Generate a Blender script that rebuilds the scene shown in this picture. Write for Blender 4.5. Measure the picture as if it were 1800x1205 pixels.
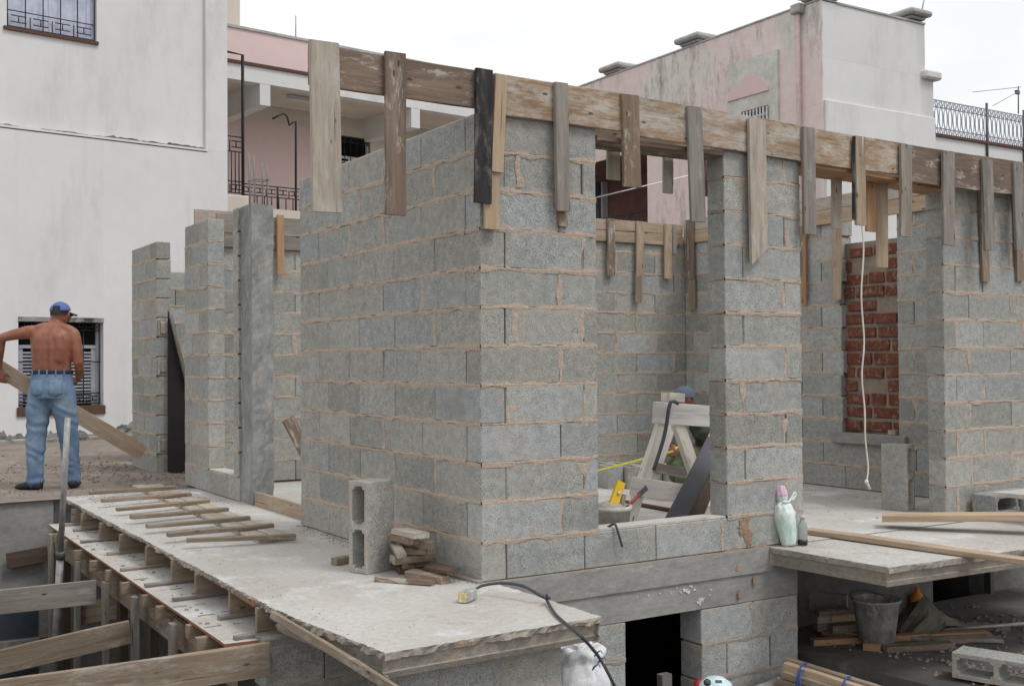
import bpy, bmesh, math, random
from mathutils import Vector, Matrix, noise
random.seed(7)
for o in list(bpy.data.objects): bpy.data.objects.remove(o)
scene = bpy.context.scene
COL = scene.collection

# ------------------------------------------------------------------ camera
CAM = Vector((-2.96910, -5.02597, 1.14459))
YAW, PITCH, ROLL, FPX = 0.561688, 0.0172868, -0.0071781, 1967.71
_f = Vector((math.sin(YAW)*math.cos(PITCH), math.cos(YAW)*math.cos(PITCH), math.sin(PITCH)))
_r = Vector((math.cos(YAW), -math.sin(YAW), 0)); _u = _r.cross(_f)
FW = _f
RT = _r*math.cos(ROLL) + _u*math.sin(ROLL)
UP = -_r*math.sin(ROLL) + _u*math.cos(ROLL)
cd = bpy.data.cameras.new('camera'); cam = bpy.data.objects.new('camera', cd); COL.objects.link(cam)
m = Matrix((RT, UP, -FW)).transposed().to_4x4(); m.translation = CAM
cam.matrix_world = m
cd.sensor_width = 36; cd.lens = FPX/1800*36; cd.clip_end = 2000; cd.clip_start = 0.05
scene.camera = cam

# ------------------------------------------------------------------ sky, sun, exposure
SUN_EL, SUN_AZ = math.radians(58), math.radians(152)     # azimuth from +Y towards +X
w = bpy.data.worlds.new('World'); scene.world = w; w.use_nodes = True
nt = w.node_tree; nt.nodes.clear()
def wn(t, **k):
    n = nt.nodes.new(t)
    for a, b in k.items(): setattr(n, a, b)
    return n
sky = wn('ShaderNodeTexSky', sky_type='NISHITA', sun_disc=False, sun_elevation=SUN_EL, sun_rotation=SUN_AZ)
tc = wn('ShaderNodeTexCoord'); mp = wn('ShaderNodeMapping'); mp.inputs['Scale'].default_value = (1.2, 1.2, 3.0)
nz = wn('ShaderNodeTexNoise'); nz.inputs['Scale'].default_value = 1.6; nz.inputs['Detail'].default_value = 6
rp = wn('ShaderNodeValToRGB'); rp.color_ramp.elements[0].position = 0.33; rp.color_ramp.elements[1].position = 0.52
rp.color_ramp.elements[0].color = (0.80,)*3+(1,); rp.color_ramp.elements[1].color = (1, 1, 1, 1)
mx = wn('ShaderNodeMixRGB'); mx.inputs['Color2'].default_value = (14.2, 14.2, 14.3, 1)
bg = wn('ShaderNodeBackground'); bg.inputs['Strength'].default_value = 0.072
out = wn('ShaderNodeOutputWorld')
L = nt.links.new
L(tc.outputs['Generated'], mp.inputs['Vector']); L(mp.outputs['Vector'], nz.inputs['Vector']); L(nz.outputs['Fac'], rp.inputs['Fac'])
L(rp.outputs['Color'], mx.inputs['Fac']); L(sky.outputs['Color'], mx.inputs['Color1']); L(mx.outputs['Color'], bg.inputs['Color'])
L(bg.outputs['Background'], out.inputs['Surface'])
sl = bpy.data.lights.new('sun', 'SUN'); sl.energy = 1.5; sl.angle = math.radians(18); sl.color = (1, 0.985, 0.96)
sun = bpy.data.objects.new('sun', sl); COL.objects.link(sun)
sd = Vector((math.sin(SUN_AZ)*math.cos(SUN_EL), math.cos(SUN_AZ)*math.cos(SUN_EL), math.sin(SUN_EL)))
sun.rotation_euler = sd.to_track_quat('Z', 'Y').to_euler()
scene.view_settings.view_transform = 'Standard'; scene.view_settings.look = 'None'
scene.view_settings.exposure = 0.08; scene.view_settings.gamma = 1.0
scene.render.engine = 'CYCLES'; scene.render.resolution_x = 1024; scene.render.resolution_y = 685

# ------------------------------------------------------------------ survey helper: a sighting (photo pixel) met with a real plane
def px(x, y, X=None, Y=None, Z=None, D=None, pl=None):
    d = FW + RT*((x-900)/FPX) - UP*((y-602.5)/FPX)
    if D is not None: return CAM + d*D
    if pl is not None:
        p0, n = pl; return CAM + d*((p0-CAM).dot(n)/d.dot(n))
    for i, v in enumerate((X, Y, Z)):
        if v is not None: return CAM + d*((v-CAM[i])/d[i])

# ------------------------------------------------------------------ materials
MAT = {}
class NB:
    def __init__(s, name):
        s.m = bpy.data.materials.new(name); s.m.use_nodes = True
        s.t = s.m.node_tree; s.b = s.t.nodes['Principled BSDF']
        s.tc = s.t.nodes.new('ShaderNodeTexCoord'); s.oi = s.t.nodes.new('ShaderNodeObjectInfo')
    def n(s, t, **k):
        q = s.t.nodes.new(t)
        for a, b in k.items():
            if a in q.inputs.keys(): s.put(q.inputs[a], b)
            else: setattr(q, a, b)
        return q
    def put(s, sock, v):
        if hasattr(v, 'is_output') or hasattr(v, 'links'): s.t.links.new(v, sock)
        else: sock.default_value = v
    def coord(s, scale=(1,1,1), rnd=True, kind='Object'):
        v = s.tc.outputs[kind]
        if rnd:
            a = s.n('ShaderNodeVectorMath', operation='ADD'); c = s.n('ShaderNodeMath', operation='MULTIPLY')
            s.put(c.inputs[0], s.oi.outputs['Random']); c.inputs[1].default_value = 57.0
            s.put(a.inputs[0], v); s.put(a.inputs[1], c.outputs[0]); v = a.outputs[0]
        mp = s.n('ShaderNodeMapping'); s.put(mp.inputs['Vector'], v); mp.inputs['Scale'].default_value = scale
        return mp.outputs[0]
    def noise(s, vec, scale, detail=4, rough=0.55, dist=0):
        q = s.n('ShaderNodeTexNoise'); s.put(q.inputs['Vector'], vec)
        q.inputs['Scale'].default_value = scale; q.inputs['Detail'].default_value = detail; q.inputs['Roughness'].default_value = rough
        q.inputs['Distortion'].default_value = dist
        return q.outputs['Fac']
    def ramp(s, fac, stops):
        q = s.n('ShaderNodeValToRGB'); s.put(q.inputs['Fac'], fac); e = q.color_ramp.elements
        while len(e) < len(stops): e.new(0.5)
        for i, (p, c) in enumerate(stops):
            e[i].position = p; e[i].color = (c if len(c) == 4 else tuple(c)+(1,)) if not isinstance(c, (int, float)) else (c, c, c, 1)
        return q.outputs['Color']
    def mix(s, fac, a, b, mode='MIX'):
        q = s.n('ShaderNodeMixRGB', blend_type=mode); s.put(q.inputs['Fac'], fac)
        for i, v in ((1, a), (2, b)):
            if isinstance(v, tuple) and len(v) == 3: v = v+(1,)
            s.put(q.inputs[i], v)
        return q.outputs['Color']
    def bump(s, h, strength=0.3, dist=0.01, normal=None):
        q = s.n('ShaderNodeBump'); s.put(q.inputs['Height'], h); q.inputs['Strength'].default_value = strength; q.inputs['Distance'].default_value = dist
        if normal is not None: s.put(q.inputs['Normal'], normal)
        return q.outputs['Normal']
    def done(s, col, rough=0.9, normal=None, spec=0.25, metal=0):
        if isinstance(col, tuple) and len(col) == 3: col = col+(1,)
        s.put(s.b.inputs['Base Color'], col); s.put(s.b.inputs['Roughness'], rough); s.b.inputs['Specular IOR Level'].default_value = spec
        s.b.inputs['Metallic'].default_value = metal
        if normal is not None: s.put(s.b.inputs['Normal'], normal)
        MAT[s.m.name] = s.m; return s.m

def mat_block(name, base, warm):
    b = NB(name); v = b.coord()
    big = b.noise(v, 3.0, 4, 0.6); mid = b.noise(v, 22, 4, 0.6); fine = b.noise(v, 200, 2, 0.7)
    col = b.mix(b.ramp(big, [(0.35, 0.0), (0.68, 1.0)]), base, warm)
    rr = b.ramp(b.oi.outputs['Random'], [(0.0, (0.76, 0.77, 0.75)), (0.2, (1.0, 0.985, 0.945)), (0.4, (0.92, 0.94, 0.94)), (0.6, (1.12, 1.11, 1.08)), (0.8, (0.84, 0.84, 0.82)), (0.92, (1.0, 1.02, 1.03)), (1.0, (0.93, 0.98, 1.03))])
    col = b.mix(0.9, col, rr, 'MULTIPLY')
    col = b.mix(1.0, col, b.ramp(mid, [(0.3, 0.80), (0.7, 1.12)]), 'MULTIPLY')
    col = b.mix(1.0, col, b.ramp(fine, [(0.33, 0.30), (0.44, 0.90), (0.58, 1.05), (0.68, 1.40)]), 'MULTIPLY')
    damp = b.ramp(b.noise(b.coord((1.0, 1.0, 0.8)), 2.4, 5, 0.65), [(0.56, 0.0), (0.66, 0.35)])
    col = b.mix(damp, col, tuple(c*0.62 for c in base))
    stain = b.ramp(b.noise(b.coord((1.0, 1.0, 1.7)), 4.3, 5, 0.7), [(0.58, 0.0), (0.72, 0.6)])
    col = b.mix(stain, col, (0.44, 0.37, 0.305))
    # mortar dragged over the block edges when the joints were struck
    sep = b.n('ShaderNodeSeparateXYZ'); b.put(sep.inputs[0], b.tc.outputs['Object'])
    ab = b.n('ShaderNodeMath', operation='ABSOLUTE'); b.put(ab.inputs[0], sep.outputs['Z'])
    ed = b.ramp(ab.outputs[0], [(0.066, 0.0), (0.098, 1.0)])
    smn = b.ramp(b.noise(v, 13, 6, 0.75), [(0.46, 0.0), (0.60, 0.85)])
    mm = b.n('ShaderNodeMath', operation='MULTIPLY'); b.put(mm.inputs[0], ed); b.put(mm.inputs[1], smn)
    col = b.mix(mm.outputs[0], col, (0.47, 0.39, 0.315))
    pit = b.noise(v, 120, 3, 0.7)
    nm = b.bump(mid, 0.25, 0.01); nm = b.bump(pit, 0.6, 0.006, nm); nm = b.bump(fine, 0.6, 0.003, nm)
    return b.done(col, 0.95, nm, 0.15)
mat_block('block_grey', (0.362, 0.368, 0.356), (0.405, 0.395, 0.365))
mat_block('block_blue', (0.39, 0.408, 0.41), (0.42, 0.42, 0.405))

def mat_mottle(name, c1, c2, c3=None, s1=2.5, s2=14, fine=90, bump=0.25, rough=0.92, world=False, spec=0.2, stretch=(1,1,1), c3pos=(0.58, 0.72)):
    b = NB(name); v = b.coord(stretch, rnd=not world)
    col = b.mix(b.ramp(b.noise(v, s1, 6, 0.6), [(0.32, 0.0), (0.68, 1.0)]), c1, c2)
    col = b.mix(1.0, col, b.ramp(b.noise(v, s2, 5, 0.65), [(0.3, 0.80), (0.7, 1.12)]), 'MULTIPLY')
    if c3: col = b.mix(b.ramp(b.noise(v, s1*2.3, 6, 0.7), [(c3pos[0], 0.0), (c3pos[1], 1.0)]), col, c3)
    f = b.noise(v, fine, 3, 0.6)
    col = b.mix(1.0, col, b.ramp(f, [(0.3, 0.86), (0.7, 1.08)]), 'MULTIPLY')
    nm = b.bump(b.noise(v, s2*1.5, 5, 0.7), bump, 0.012); nm = b.bump(f, bump, 0.004, nm)
    return b.done(col, rough, nm, spec)
def mat_plain(name, c1, c2, stain):
    b = NB(name); v = b.coord((1, 1, 1), False)
    col = b.mix(b.ramp(b.noise(v, 0.45, 4, 0.5), [(0.35, 0.0), (0.65, 1.0)]), c1, c2)
    col = b.mix(b.ramp(b.noise(b.coord((1.4, 1.4, 0.35), False), 0.9, 7, 0.7), [(0.52, 0.0), (0.74, 0.7)]), col, stain)
    col = b.mix(b.ramp(b.noise(b.coord((1, 1, 3.0), False), 2.1, 8, 0.7), [(0.70, 0.0), (0.74, 0.55)]), col, tuple(c*0.8 for c in stain))
    col = b.mix(1.0, col, b.ramp(b.noise(v, 5, 5, 0.6), [(0.25, 0.965), (0.75, 1.02)]), 'MULTIPLY')
    nm = b.bump(b.noise(v, 2.2, 4, 0.5), 0.12, 0.03); nm = b.bump(b.noise(v, 40, 4, 0.6), 0.05, 0.006, nm)
    return b.done(col, 0.93, nm, 0.15)
mat_mottle('mortar', (0.54, 0.425, 0.335), (0.49, 0.41, 0.34), (0.42, 0.405, 0.375), 7, 45, 160, 0.8, c3pos=(0.52, 0.66))
mat_mottle('mortar_rust', (0.36, 0.21, 0.135), (0.36, 0.27, 0.20), (0.38, 0.34, 0.30), 9, 40, 160, 0.7)
mat_mottle('mortar_grey', (0.34, 0.32, 0.29), (0.40, 0.36, 0.31), None, 5, 40, 160, 0.6)
mat_mottle('core_dark', (0.16, 0.15, 0.14), (0.2, 0.18, 0.16), None, 5, 40, 160, 0.3)
def mat_slab():
    b = NB('slab_top'); v = b.coord((1, 1, 1), False)
    col = b.mix(b.ramp(b.noise(v, 0.8, 6, 0.62), [(0.32, 0.0), (0.66, 1.0)]), (0.53, 0.52, 0.50), (0.41, 0.385, 0.35))
    col = b.mix(b.ramp(b.noise(v, 1.9, 6, 0.65), [(0.54, 0.0), (0.66, 0.8)]), col, (0.63, 0.635, 0.64))
    col = b.mix(b.ramp(b.noise(v, 4.6, 7, 0.72), [(0.57, 0.0), (0.68, 0.7)]), col, (0.33, 0.295, 0.25))
    col = b.mix(b.ramp(b.noise(b.coord((1, 6, 1), False), 3.0, 5, 0.7), [(0.60, 0.0), (0.68, 0.35)]), col, (0.60, 0.59, 0.57))
    col = b.mix(1.0, col, b.ramp(b.noise(v, 28, 5, 0.7), [(0.3, 0.84), (0.7, 1.10)]), 'MULTIPLY')
    col = b.mix(1.0, col, b.ramp(b.noise(v, 170, 2, 0.7), [(0.33, 0.62), (0.42, 0.97), (0.7, 1.08)]), 'MULTIPLY')
    nm = b.bump(b.noise(v, 9, 6, 0.65), 0.22, 0.012); nm = b.bump(b.noise(v, 120, 3, 0.7), 0.3, 0.003, nm)
    b.done(col, 0.92, nm, 0.2)
mat_slab()
mat_mottle('slab_edge', (0.36, 0.32, 0.27), (0.30, 0.28, 0.25), (0.40, 0.29, 0.21), 3, 25, 160, 0.6, world=True)
mat_mottle('ring_concrete', (0.34, 0.335, 0.32), (0.255, 0.25, 0.24), (0.43, 0.385, 0.335), 2.2, 12, 120, 0.25, world=True, stretch=(1, 1, 2.5))
mat_mottle('column_concrete', (0.36, 0.365, 0.355), (0.19, 0.20, 0.195), (0.42, 0.36, 0.30), 3.2, 16, 150, 0.6, world=True, stretch=(1.5, 1.5, 0.8), c3pos=(0.55, 0.68))
mat_mottle('shaded_concrete', (0.20, 0.19, 0.175), (0.14, 0.135, 0.125), (0.24, 0.215, 0.185), 2, 10, 90, 0.35, world=True)  # concrete colour darkened to stand in for shade in the enclosed lower spaces
mat_mottle('shaded_platform_concrete', (0.15, 0.145, 0.135), (0.11, 0.105, 0.10), (0.20, 0.185, 0.165), 2, 10, 90, 0.35, world=True)  # the landing's shade over the platform is put into this colour
mat_mottle('dirt', (0.29, 0.25, 0.215), (0.21, 0.175, 0.15), (0.42, 0.395, 0.365), 1.6, 9, 60, 0.8, world=True)
mat_mottle('pit_ground', (0.14, 0.125, 0.11), (0.10, 0.09, 0.08), None, 1.5, 8, 50, 0.6, world=True)
mat_plain('white_plaster', (0.68, 0.682, 0.68), (0.63, 0.632, 0.63), (0.47, 0.46, 0.44))
mat_mottle('mould_shadow_dark', (0.16, 0.16, 0.15), (0.06, 0.065, 0.06), (0.30, 0.30, 0.28), 3.0, 12, 60, 0.3, world=True, c3pos=(0.6, 0.75))  # dark mould colour that also paints the shadow at the ledge
mat_mottle('mouldy_plaster', (0.36, 0.355, 0.335), (0.19, 0.185, 0.17), (0.06, 0.062, 0.058), 2.0, 7, 60, 0.3, world=True, stretch=(0.8, 0.8, 1.5), c3pos=(0.5, 0.62))
mat_plain('cream_plaster', (0.66, 0.61, 0.54), (0.60, 0.55, 0.48), (0.50, 0.46, 0.40))
mat_plain('pink_plaster', (0.71, 0.555, 0.545), (0.67, 0.525, 0.515), (0.66, 0.55, 0.54))
mat_mottle('maroon_wall', (0.22, 0.12, 0.11), (0.18, 0.10, 0.095), None, 0.7, 4, 60, 0.06, world=True)
mat_mottle('arch_plaster', (0.66, 0.655, 0.61), (0.60, 0.59, 0.55), (0.42, 0.42, 0.40), 0.9, 6, 60, 0.15, world=True, c3pos=(0.55, 0.75))
mat_mottle('brick_red', (0.165, 0.055, 0.038), (0.235, 0.085, 0.055), (0.30, 0.235, 0.185), 9, 30, 180, 0.8, c3pos=(0.52, 0.66))
mat_mottle('brick_mortar', (0.33, 0.265, 0.205), (0.25, 0.21, 0.17), None, 6, 30, 140, 0.6)
mat_mottle('roof_grey', (0.52, 0.52, 0.51), (0.36, 0.36, 0.35), None, 2, 9, 60, 0.3, world=True)
mat_mottle('bag_cloth', (0.78, 0.78, 0.80), (0.66, 0.66, 0.68), (0.50, 0.44, 0.38), 4, 18, 150, 0.2)
mat_mottle('tarpaulin', (0.22, 0.20, 0.165), (0.16, 0.145, 0.12), None, 6, 18, 120, 0.4)
mat_mottle('bucket_black', (0.15, 0.155, 0.16), (0.42, 0.415, 0.39), (0.50, 0.49, 0.46), 7, 25, 120, 0.3, stretch=(1, 1, 0.5), c3pos=(0.52, 0.62))
mat_mottle('pail_white', (0.55, 0.53, 0.49), (0.42, 0.40, 0.36), None, 8, 25, 120, 0.2)
mat_mottle('terrazzo', (0.42, 0.35, 0.31), (0.36, 0.31, 0.28), None, 6, 30, 140, 0.2)

def mat_pinkold():
    b = NB('pink_weathered'); v = b.coord((1, 1, 1), False)
    col = b.mix(b.ramp(b.noise(v, 0.5, 5, 0.6), [(0.35, 0.0), (0.65, 1.0)]), (0.75, 0.615, 0.595), (0.75, 0.66, 0.635))
    peel = b.ramp(b.noise(b.coord((1, 1, 0.8), False), 0.42, 7, 0.6), [(0.52, 0.0), (0.57, 0.9)])
    col = b.mix(peel, col, (0.68, 0.655, 0.61))
    mask = b.ramp(b.noise(b.coord((1, 1, 1.0), False), 0.36, 3, 0.5), [(0.40, 0.0), (0.54, 1.0)])
    mould = b.ramp(b.noise(b.coord((2.6, 2.6, 0.8), False), 1.5, 9, 0.78), [(0.49, 0.0), (0.66, 0.9)])
    mm = b.n('ShaderNodeMath', operation='MULTIPLY'); b.put(mm.inputs[0], mask); b.put(mm.inputs[1], mould)
    col = b.mix(mm.outputs[0], col, (0.25, 0.255, 0.245))
    col = b.mix(1.0, col, b.ramp(b.noise(v, 6, 5, 0.6), [(0.3, 0.93), (0.7, 1.04)]), 'MULTIPLY')
    b.done(col, 0.95, b.bump(b.noise(v, 14, 5, 0.7), 0.2, 0.01))
mat_pinkold()

def mat_wood(name, c1, c2, splash=None, amt=(0.62, 0.75), bump=0.35, ring=0.5, knot=True):
    b = NB(name)
    v = b.coord((2.2, 34, 34)); g = b.noise(v, 1.6, 6, 0.65, 0.4)
    v2 = b.coord((1.2, 9, 9)); g2 = b.noise(v2, 1.3, 4, 0.6, 0.6)
    col = b.mix(b.ramp(g, [(0.30, 0.0), (0.70, 1.0)]), c1, c2)
    col = b.mix(0.75, col, b.ramp(g2, [(0.28, 0.62), (0.5, 1.0), (0.75, 1.22)]), 'MULTIPLY')
    rr = b.ramp(b.oi.outputs['Random'], [(0.0, (0.82, 0.80, 0.79)), (0.35, (1.0, 1.0, 1.0)), (0.7, (1.08, 1.02, 0.94)), (1.0, (0.92, 0.95, 0.98))])
    col = b.mix(0.8, col, rr, 'MULTIPLY')
    if splash:
        sp = b.ramp(b.noise(b.coord((1.6, 5, 5)), 2.6, 7, 0.75, 0.3), [(amt[0], 0.0), (amt[1], 0.85)])
        col = b.mix(sp, col, splash)
    if knot:
        vo = b.n('ShaderNodeTexVoronoi'); b.put(vo.inputs['Vector'], b.coord((5, 14, 14))); vo.inputs['Scale'].default_value = 1.0
        col = b.mix(b.ramp(vo.outputs['Distance'], [(0.07, 0.85), (0.12, 0.0)]), col, (0.06, 0.04, 0.03))
    crack = b.noise(b.coord((1.2, 60, 60)), 1.5, 3, 0.5)
    col = b.mix(b.ramp(crack, [(0.27, 0.75), (0.33, 0.0)]), col, (0.05, 0.035, 0.025))
    nm = b.bump(g, bump, 0.004); nm = b.bump(b.noise(b.coord(), 90, 3, 0.7), 0.25, 0.003, nm)
    return b.done(col, 0.85, nm, 0.2)
mat_wood('wood_pale', (0.43, 0.385, 0.325), (0.31, 0.27, 0.225), (0.48, 0.455, 0.42), (0.48, 0.66), 0.8)
mat_wood('wood_fresh', (0.44, 0.345, 0.255), (0.34, 0.255, 0.18), (0.43, 0.39, 0.335), (0.50, 0.70), 0.6)
mat_wood('wood_orange', (0.43, 0.265, 0.155), (0.34, 0.20, 0.11), (0.40, 0.33, 0.26), (0.62, 0.78), 0.45)
mat_wood('wood_brown', (0.25, 0.19, 0.15), (0.155, 0.115, 0.09), (0.45, 0.415, 0.37), (0.54, 0.64), 0.7)
mat_wood('wood_splash', (0.38, 0.28, 0.195), (0.23, 0.16, 0.11), (0.50, 0.465, 0.42), (0.45, 0.62), 0.9)
mat_wood('wood_grey', (0.30, 0.275, 0.245), (0.20, 0.18, 0.16), (0.39, 0.37, 0.345), (0.54, 0.70), 0.6)
mat_wood('wood_dark', (0.12, 0.085, 0.065), (0.075, 0.055, 0.045), (0.22, 0.19, 0.16), (0.6, 0.75), 0.5)
mat_wood('wood_black', (0.06, 0.057, 0.058), (0.022, 0.021, 0.021), (0.20, 0.185, 0.17), (0.50, 0.66), 0.8, knot=True)
mat_wood('wood_white', (0.74, 0.73, 0.70), (0.62, 0.60, 0.56), (0.22, 0.19, 0.16), (0.60, 0.69), 0.5)
mat_wood('wood_formwork', (0.285, 0.23, 0.175), (0.20, 0.155, 0.115), (0.38, 0.355, 0.32), (0.52, 0.68), 0.6)
mat_wood('plywood', (0.44, 0.40, 0.35), (0.38, 0.34, 0.29), (0.50, 0.47, 0.43), (0.5, 0.65), 0.3, knot=False)
mat_wood('plywood_edge', (0.34, 0.15, 0.085), (0.26, 0.11, 0.06), None, knot=False)

def simple(name, c, rough=0.6, spec=0.3, metal=0.0, var=0.12, s=12, bump=0.1):
    b = NB(name); v = b.coord()
    n = b.noise(v, s, 4, 0.6)
    col = b.mix(1.0, c, b.ramp(n, [(0.3, 1-var), (0.7, 1+var)]), 'MULTIPLY')
    return b.done(col, rough, b.bump(b.noise(v, s*4, 3, 0.6), bump, 0.004), spec, metal)
simple('iron_black', (0.03, 0.032, 0.036), 0.6)
simple('iron_grey', (0.38, 0.41, 0.46), 0.6)
simple('shutter_shade', (0.36, 0.38, 0.42), 0.7)  # shutter colour darkened for the shade of the window recess
simple('iron_rust', (0.10, 0.055, 0.04), 0.8)
simple('steel_pipe', (0.36, 0.35, 0.34), 0.5, 0.4, 0.35, 0.25, 20)
simple('rebar', (0.22, 0.20, 0.19), 0.7, 0.3, 0.2)
simple('cable', (0.055, 0.06, 0.065), 0.5)
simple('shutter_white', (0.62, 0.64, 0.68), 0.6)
simple('shutter_blue', (0.50, 0.53, 0.64), 0.6)
simple('void_black', (0.012, 0.012, 0.013), 0.9, 0.05)  # black painted in for the darkness inside openings
simple('glass_dark', (0.06, 0.07, 0.09), 0.15, 0.5)
simple('skin', (0.255, 0.10, 0.062), 0.45, 0.4, 0, 0.22, 14, 0.12)
simple('skin_worker', (0.22, 0.09, 0.055), 0.5, 0.35, 0, 0.15, 9, 0.08)
simple('hair', (0.03, 0.027, 0.025), 0.8)
simple('cap_blue', (0.10, 0.14, 0.34), 0.85, 0.2, 0, 0.15, 30, 0.2)
simple('cap_grey', (0.10, 0.13, 0.19), 0.85, 0.2, 0, 0.2, 30, 0.2)
simple('shirt_green', (0.055, 0.065, 0.045), 0.9, 0.1, 0, 0.2, 14, 0.3)
simple('trousers_green', (0.12, 0.145, 0.085), 0.9, 0.1, 0, 0.2, 14, 0.3)
simple('shoe_black', (0.02, 0.02, 0.022), 0.55)
simple('belt_navy', (0.02, 0.025, 0.05), 0.7)
simple('level_yellow', (0.78, 0.50, 0.04), 0.4)
simple('tape_yellow', (0.75, 0.70, 0.06), 0.4)
simple('red_handle', (0.28, 0.05, 0.04), 0.5)
simple('steel_dark', (0.10, 0.10, 0.105), 0.5, 0.4, 0.4)
simple('plank_steel', (0.085, 0.085, 0.10), 0.55, 0.3, 0.0, 0.2, 6)
simple('rope_white', (0.66, 0.62, 0.56), 0.9)
simple('rope_blue', (0.04, 0.09, 0.28), 0.7)
simple('bag_pink', (0.62, 0.42, 0.52), 0.4)
simple('bottle_cap', (0.55, 0.50, 0.45), 0.5)
simple('cola', (0.02, 0.012, 0.01), 0.2, 0.5)
simple('socket_grey', (0.34, 0.34, 0.33), 0.6, 0.3, 0, 0.3, 30)
simple('socket_yellow', (0.60, 0.52, 0.28), 0.7, 0.3, 0, 0.3, 60)
simple('grinder_white', (0.55, 0.70, 0.74), 0.45)
simple('grinder_red', (0.45, 0.03, 0.03), 0.4)
simple('orange_bag', (0.60, 0.22, 0.03), 0.7)
simple('tin_white', (0.62, 0.60, 0.57), 0.5)
simple('pipe_pink', (0.60, 0.47, 0.46), 0.7)
simple('door_black', (0.022, 0.02, 0.02), 0.7)
simple('white_line', (0.75, 0.75, 0.75), 0.7)
simple('paint_white', (0.56, 0.57, 0.56), 0.8, 0.2, 0, 0.2)
simple('leaf_green', (0.08, 0.17, 0.05), 0.7)
def mat_plastic():
    b = NB('plastic_bag'); v = b.coord()
    n = b.noise(v, 9, 5, 0.6, 1.0)
    col = b.mix(b.ramp(n, [(0.35, 0.0), (0.65, 1.0)]), (0.60, 0.72, 0.68), (0.74, 0.76, 0.73))
    sep = b.n('ShaderNodeSeparateXYZ'); b.put(sep.inputs[0], b.tc.outputs['Object'])
    col = b.mix(b.ramp(sep.outputs['Z'], [(0.0, 0.0), (0.10, 0.6), (0.17, 0.0)]), col, (0.40, 0.66, 0.58))
    b.done(col, 0.55, b.bump(b.noise(v, 26, 5, 0.7, 1.5), 0.6, 0.01), 0.35)
mat_plastic()
def mat_jeans():
    b = NB('jeans'); v = b.coord((1, 1, 0.7), False)
    col = b.mix(b.ramp(b.noise(v, 5, 4, 0.6), [(0.35, 0.0), (0.65, 1.0)]), (0.10, 0.165, 0.27), (0.20, 0.275, 0.37))
    col = b.mix(b.ramp(b.noise(b.coord((1, 1, 1), False), 7, 5, 0.7), [(0.58, 0.0), (0.72, 0.6)]), col, (0.32, 0.31, 0.27))
    n = b.noise(b.coord((1, 1, 0.5), False), 11, 4, 0.6, 0.8)
    b.done(col, 0.9, b.bump(n, 0.7, 0.02), 0.1)
mat_jeans()
def mat_glass():
    b = NB('bottle_glass'); b.b.inputs['Transmission Weight'].default_value = 0.6
    b.done((0.55, 0.58, 0.55), 0.12, None, 0.5)
mat_glass()

# ------------------------------------------------------------------ object helpers
def tag(o, label=None, cat=None, group=None, kind=None):
    if label: o['label'] = label
    if cat: o['category'] = cat
    if group: o['group'] = group
    if kind: o['kind'] = kind
    return o
def thing(name, loc, label, cat, group=None):
    o = bpy.data.objects.new(name, None); COL.objects.link(o); o.location = loc; o.empty_display_size = 0.1
    o['kind'] = 'thing'
    return tag(o, label, cat, group)
def wloc(o):
    v = Vector((0, 0, 0))
    while o is not None: v += o.location; o = o.parent
    return v
def link(name, mesh, mat, parent=None, matrix=None, smooth=False):
    """Link a mesh. matrix is in world space; parents in this scene are only ever translated."""
    o = bpy.data.objects.new(name, mesh); COL.objects.link(o)
    if mat and not mesh.materials: mesh.materials.append(MAT[mat])
    mw = matrix or Matrix.Identity(4)
    if parent is not None:
        o.parent = parent
        inv = Matrix.Identity(4); q = parent; chain = []
        while q is not None: chain.append(q.matrix_basis.copy()); q = q.parent
        pm = Matrix.Identity(4)
        for c in reversed(chain): pm = pm @ c
        o.matrix_basis = pm.inverted() @ mw
    else: o.matrix_basis = mw
    if smooth:
        for p in mesh.polygons: p.use_smooth = True
    return o
def me_from(name, verts, faces):
    me = bpy.data.meshes.new(name); me.from_pydata([tuple(v) for v in verts], [], faces); me.update(); return me
def bm_mesh(bm, name='mesh'):
    me = bpy.data.meshes.new(name); bm.to_mesh(me); bm.free(); return me
def boxes_mesh(lst, name='boxes'):
    """lst of (min, max) joined in one mesh"""
    V, F = [], []
    for a, b in lst:
        n = len(V); x0, y0, z0 = a; x1, y1, z1 = b
        V += [(x0,y0,z0),(x1,y0,z0),(x1,y1,z0),(x0,y1,z0),(x0,y0,z1),(x1,y0,z1),(x1,y1,z1),(x0,y1,z1)]
        F += [tuple(n+i for i in f) for f in ((0,3,2,1),(4,5,6,7),(0,1,5,4),(1,2,6,5),(2,3,7,6),(3,0,4,7))]
    return me_from(name, V, F)
def boxw(name, a, b, mat, parent=None, bevel=0.0, jit=0.0):
    """axis-aligned world box a..b with its origin in the middle"""
    a, b = Vector(a), Vector(b); c = (a+b)/2; h = (b-a)/2
    h = Vector((abs(h.x), abs(h.y), abs(h.z)))
    bm = bmesh.new(); bmesh.ops.create_cube(bm, size=2)
    for v in bm.verts: v.co = Vector((v.co.x*h.x, v.co.y*h.y, v.co.z*h.z))
    if bevel: bmesh.ops.bevel(bm, geom=bm.edges[:], offset=min(bevel, min(h)*0.8), segments=1, affect='EDGES')
    if jit:
        for v in bm.verts: v.co += Vector((random.uniform(-jit, jit), random.uniform(-jit, jit), random.uniform(-jit, jit)))
    return link(name, bm_mesh(bm, name), mat, parent, Matrix.Translation(c))
def frame_mat(c, xdir, zdir):
    x = xdir.normalized(); y = zdir.cross(x).normalized(); z = x.cross(y).normalized()
    m = Matrix((x, y, z)).transposed().to_4x4(); m.translation = c; return m
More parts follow.
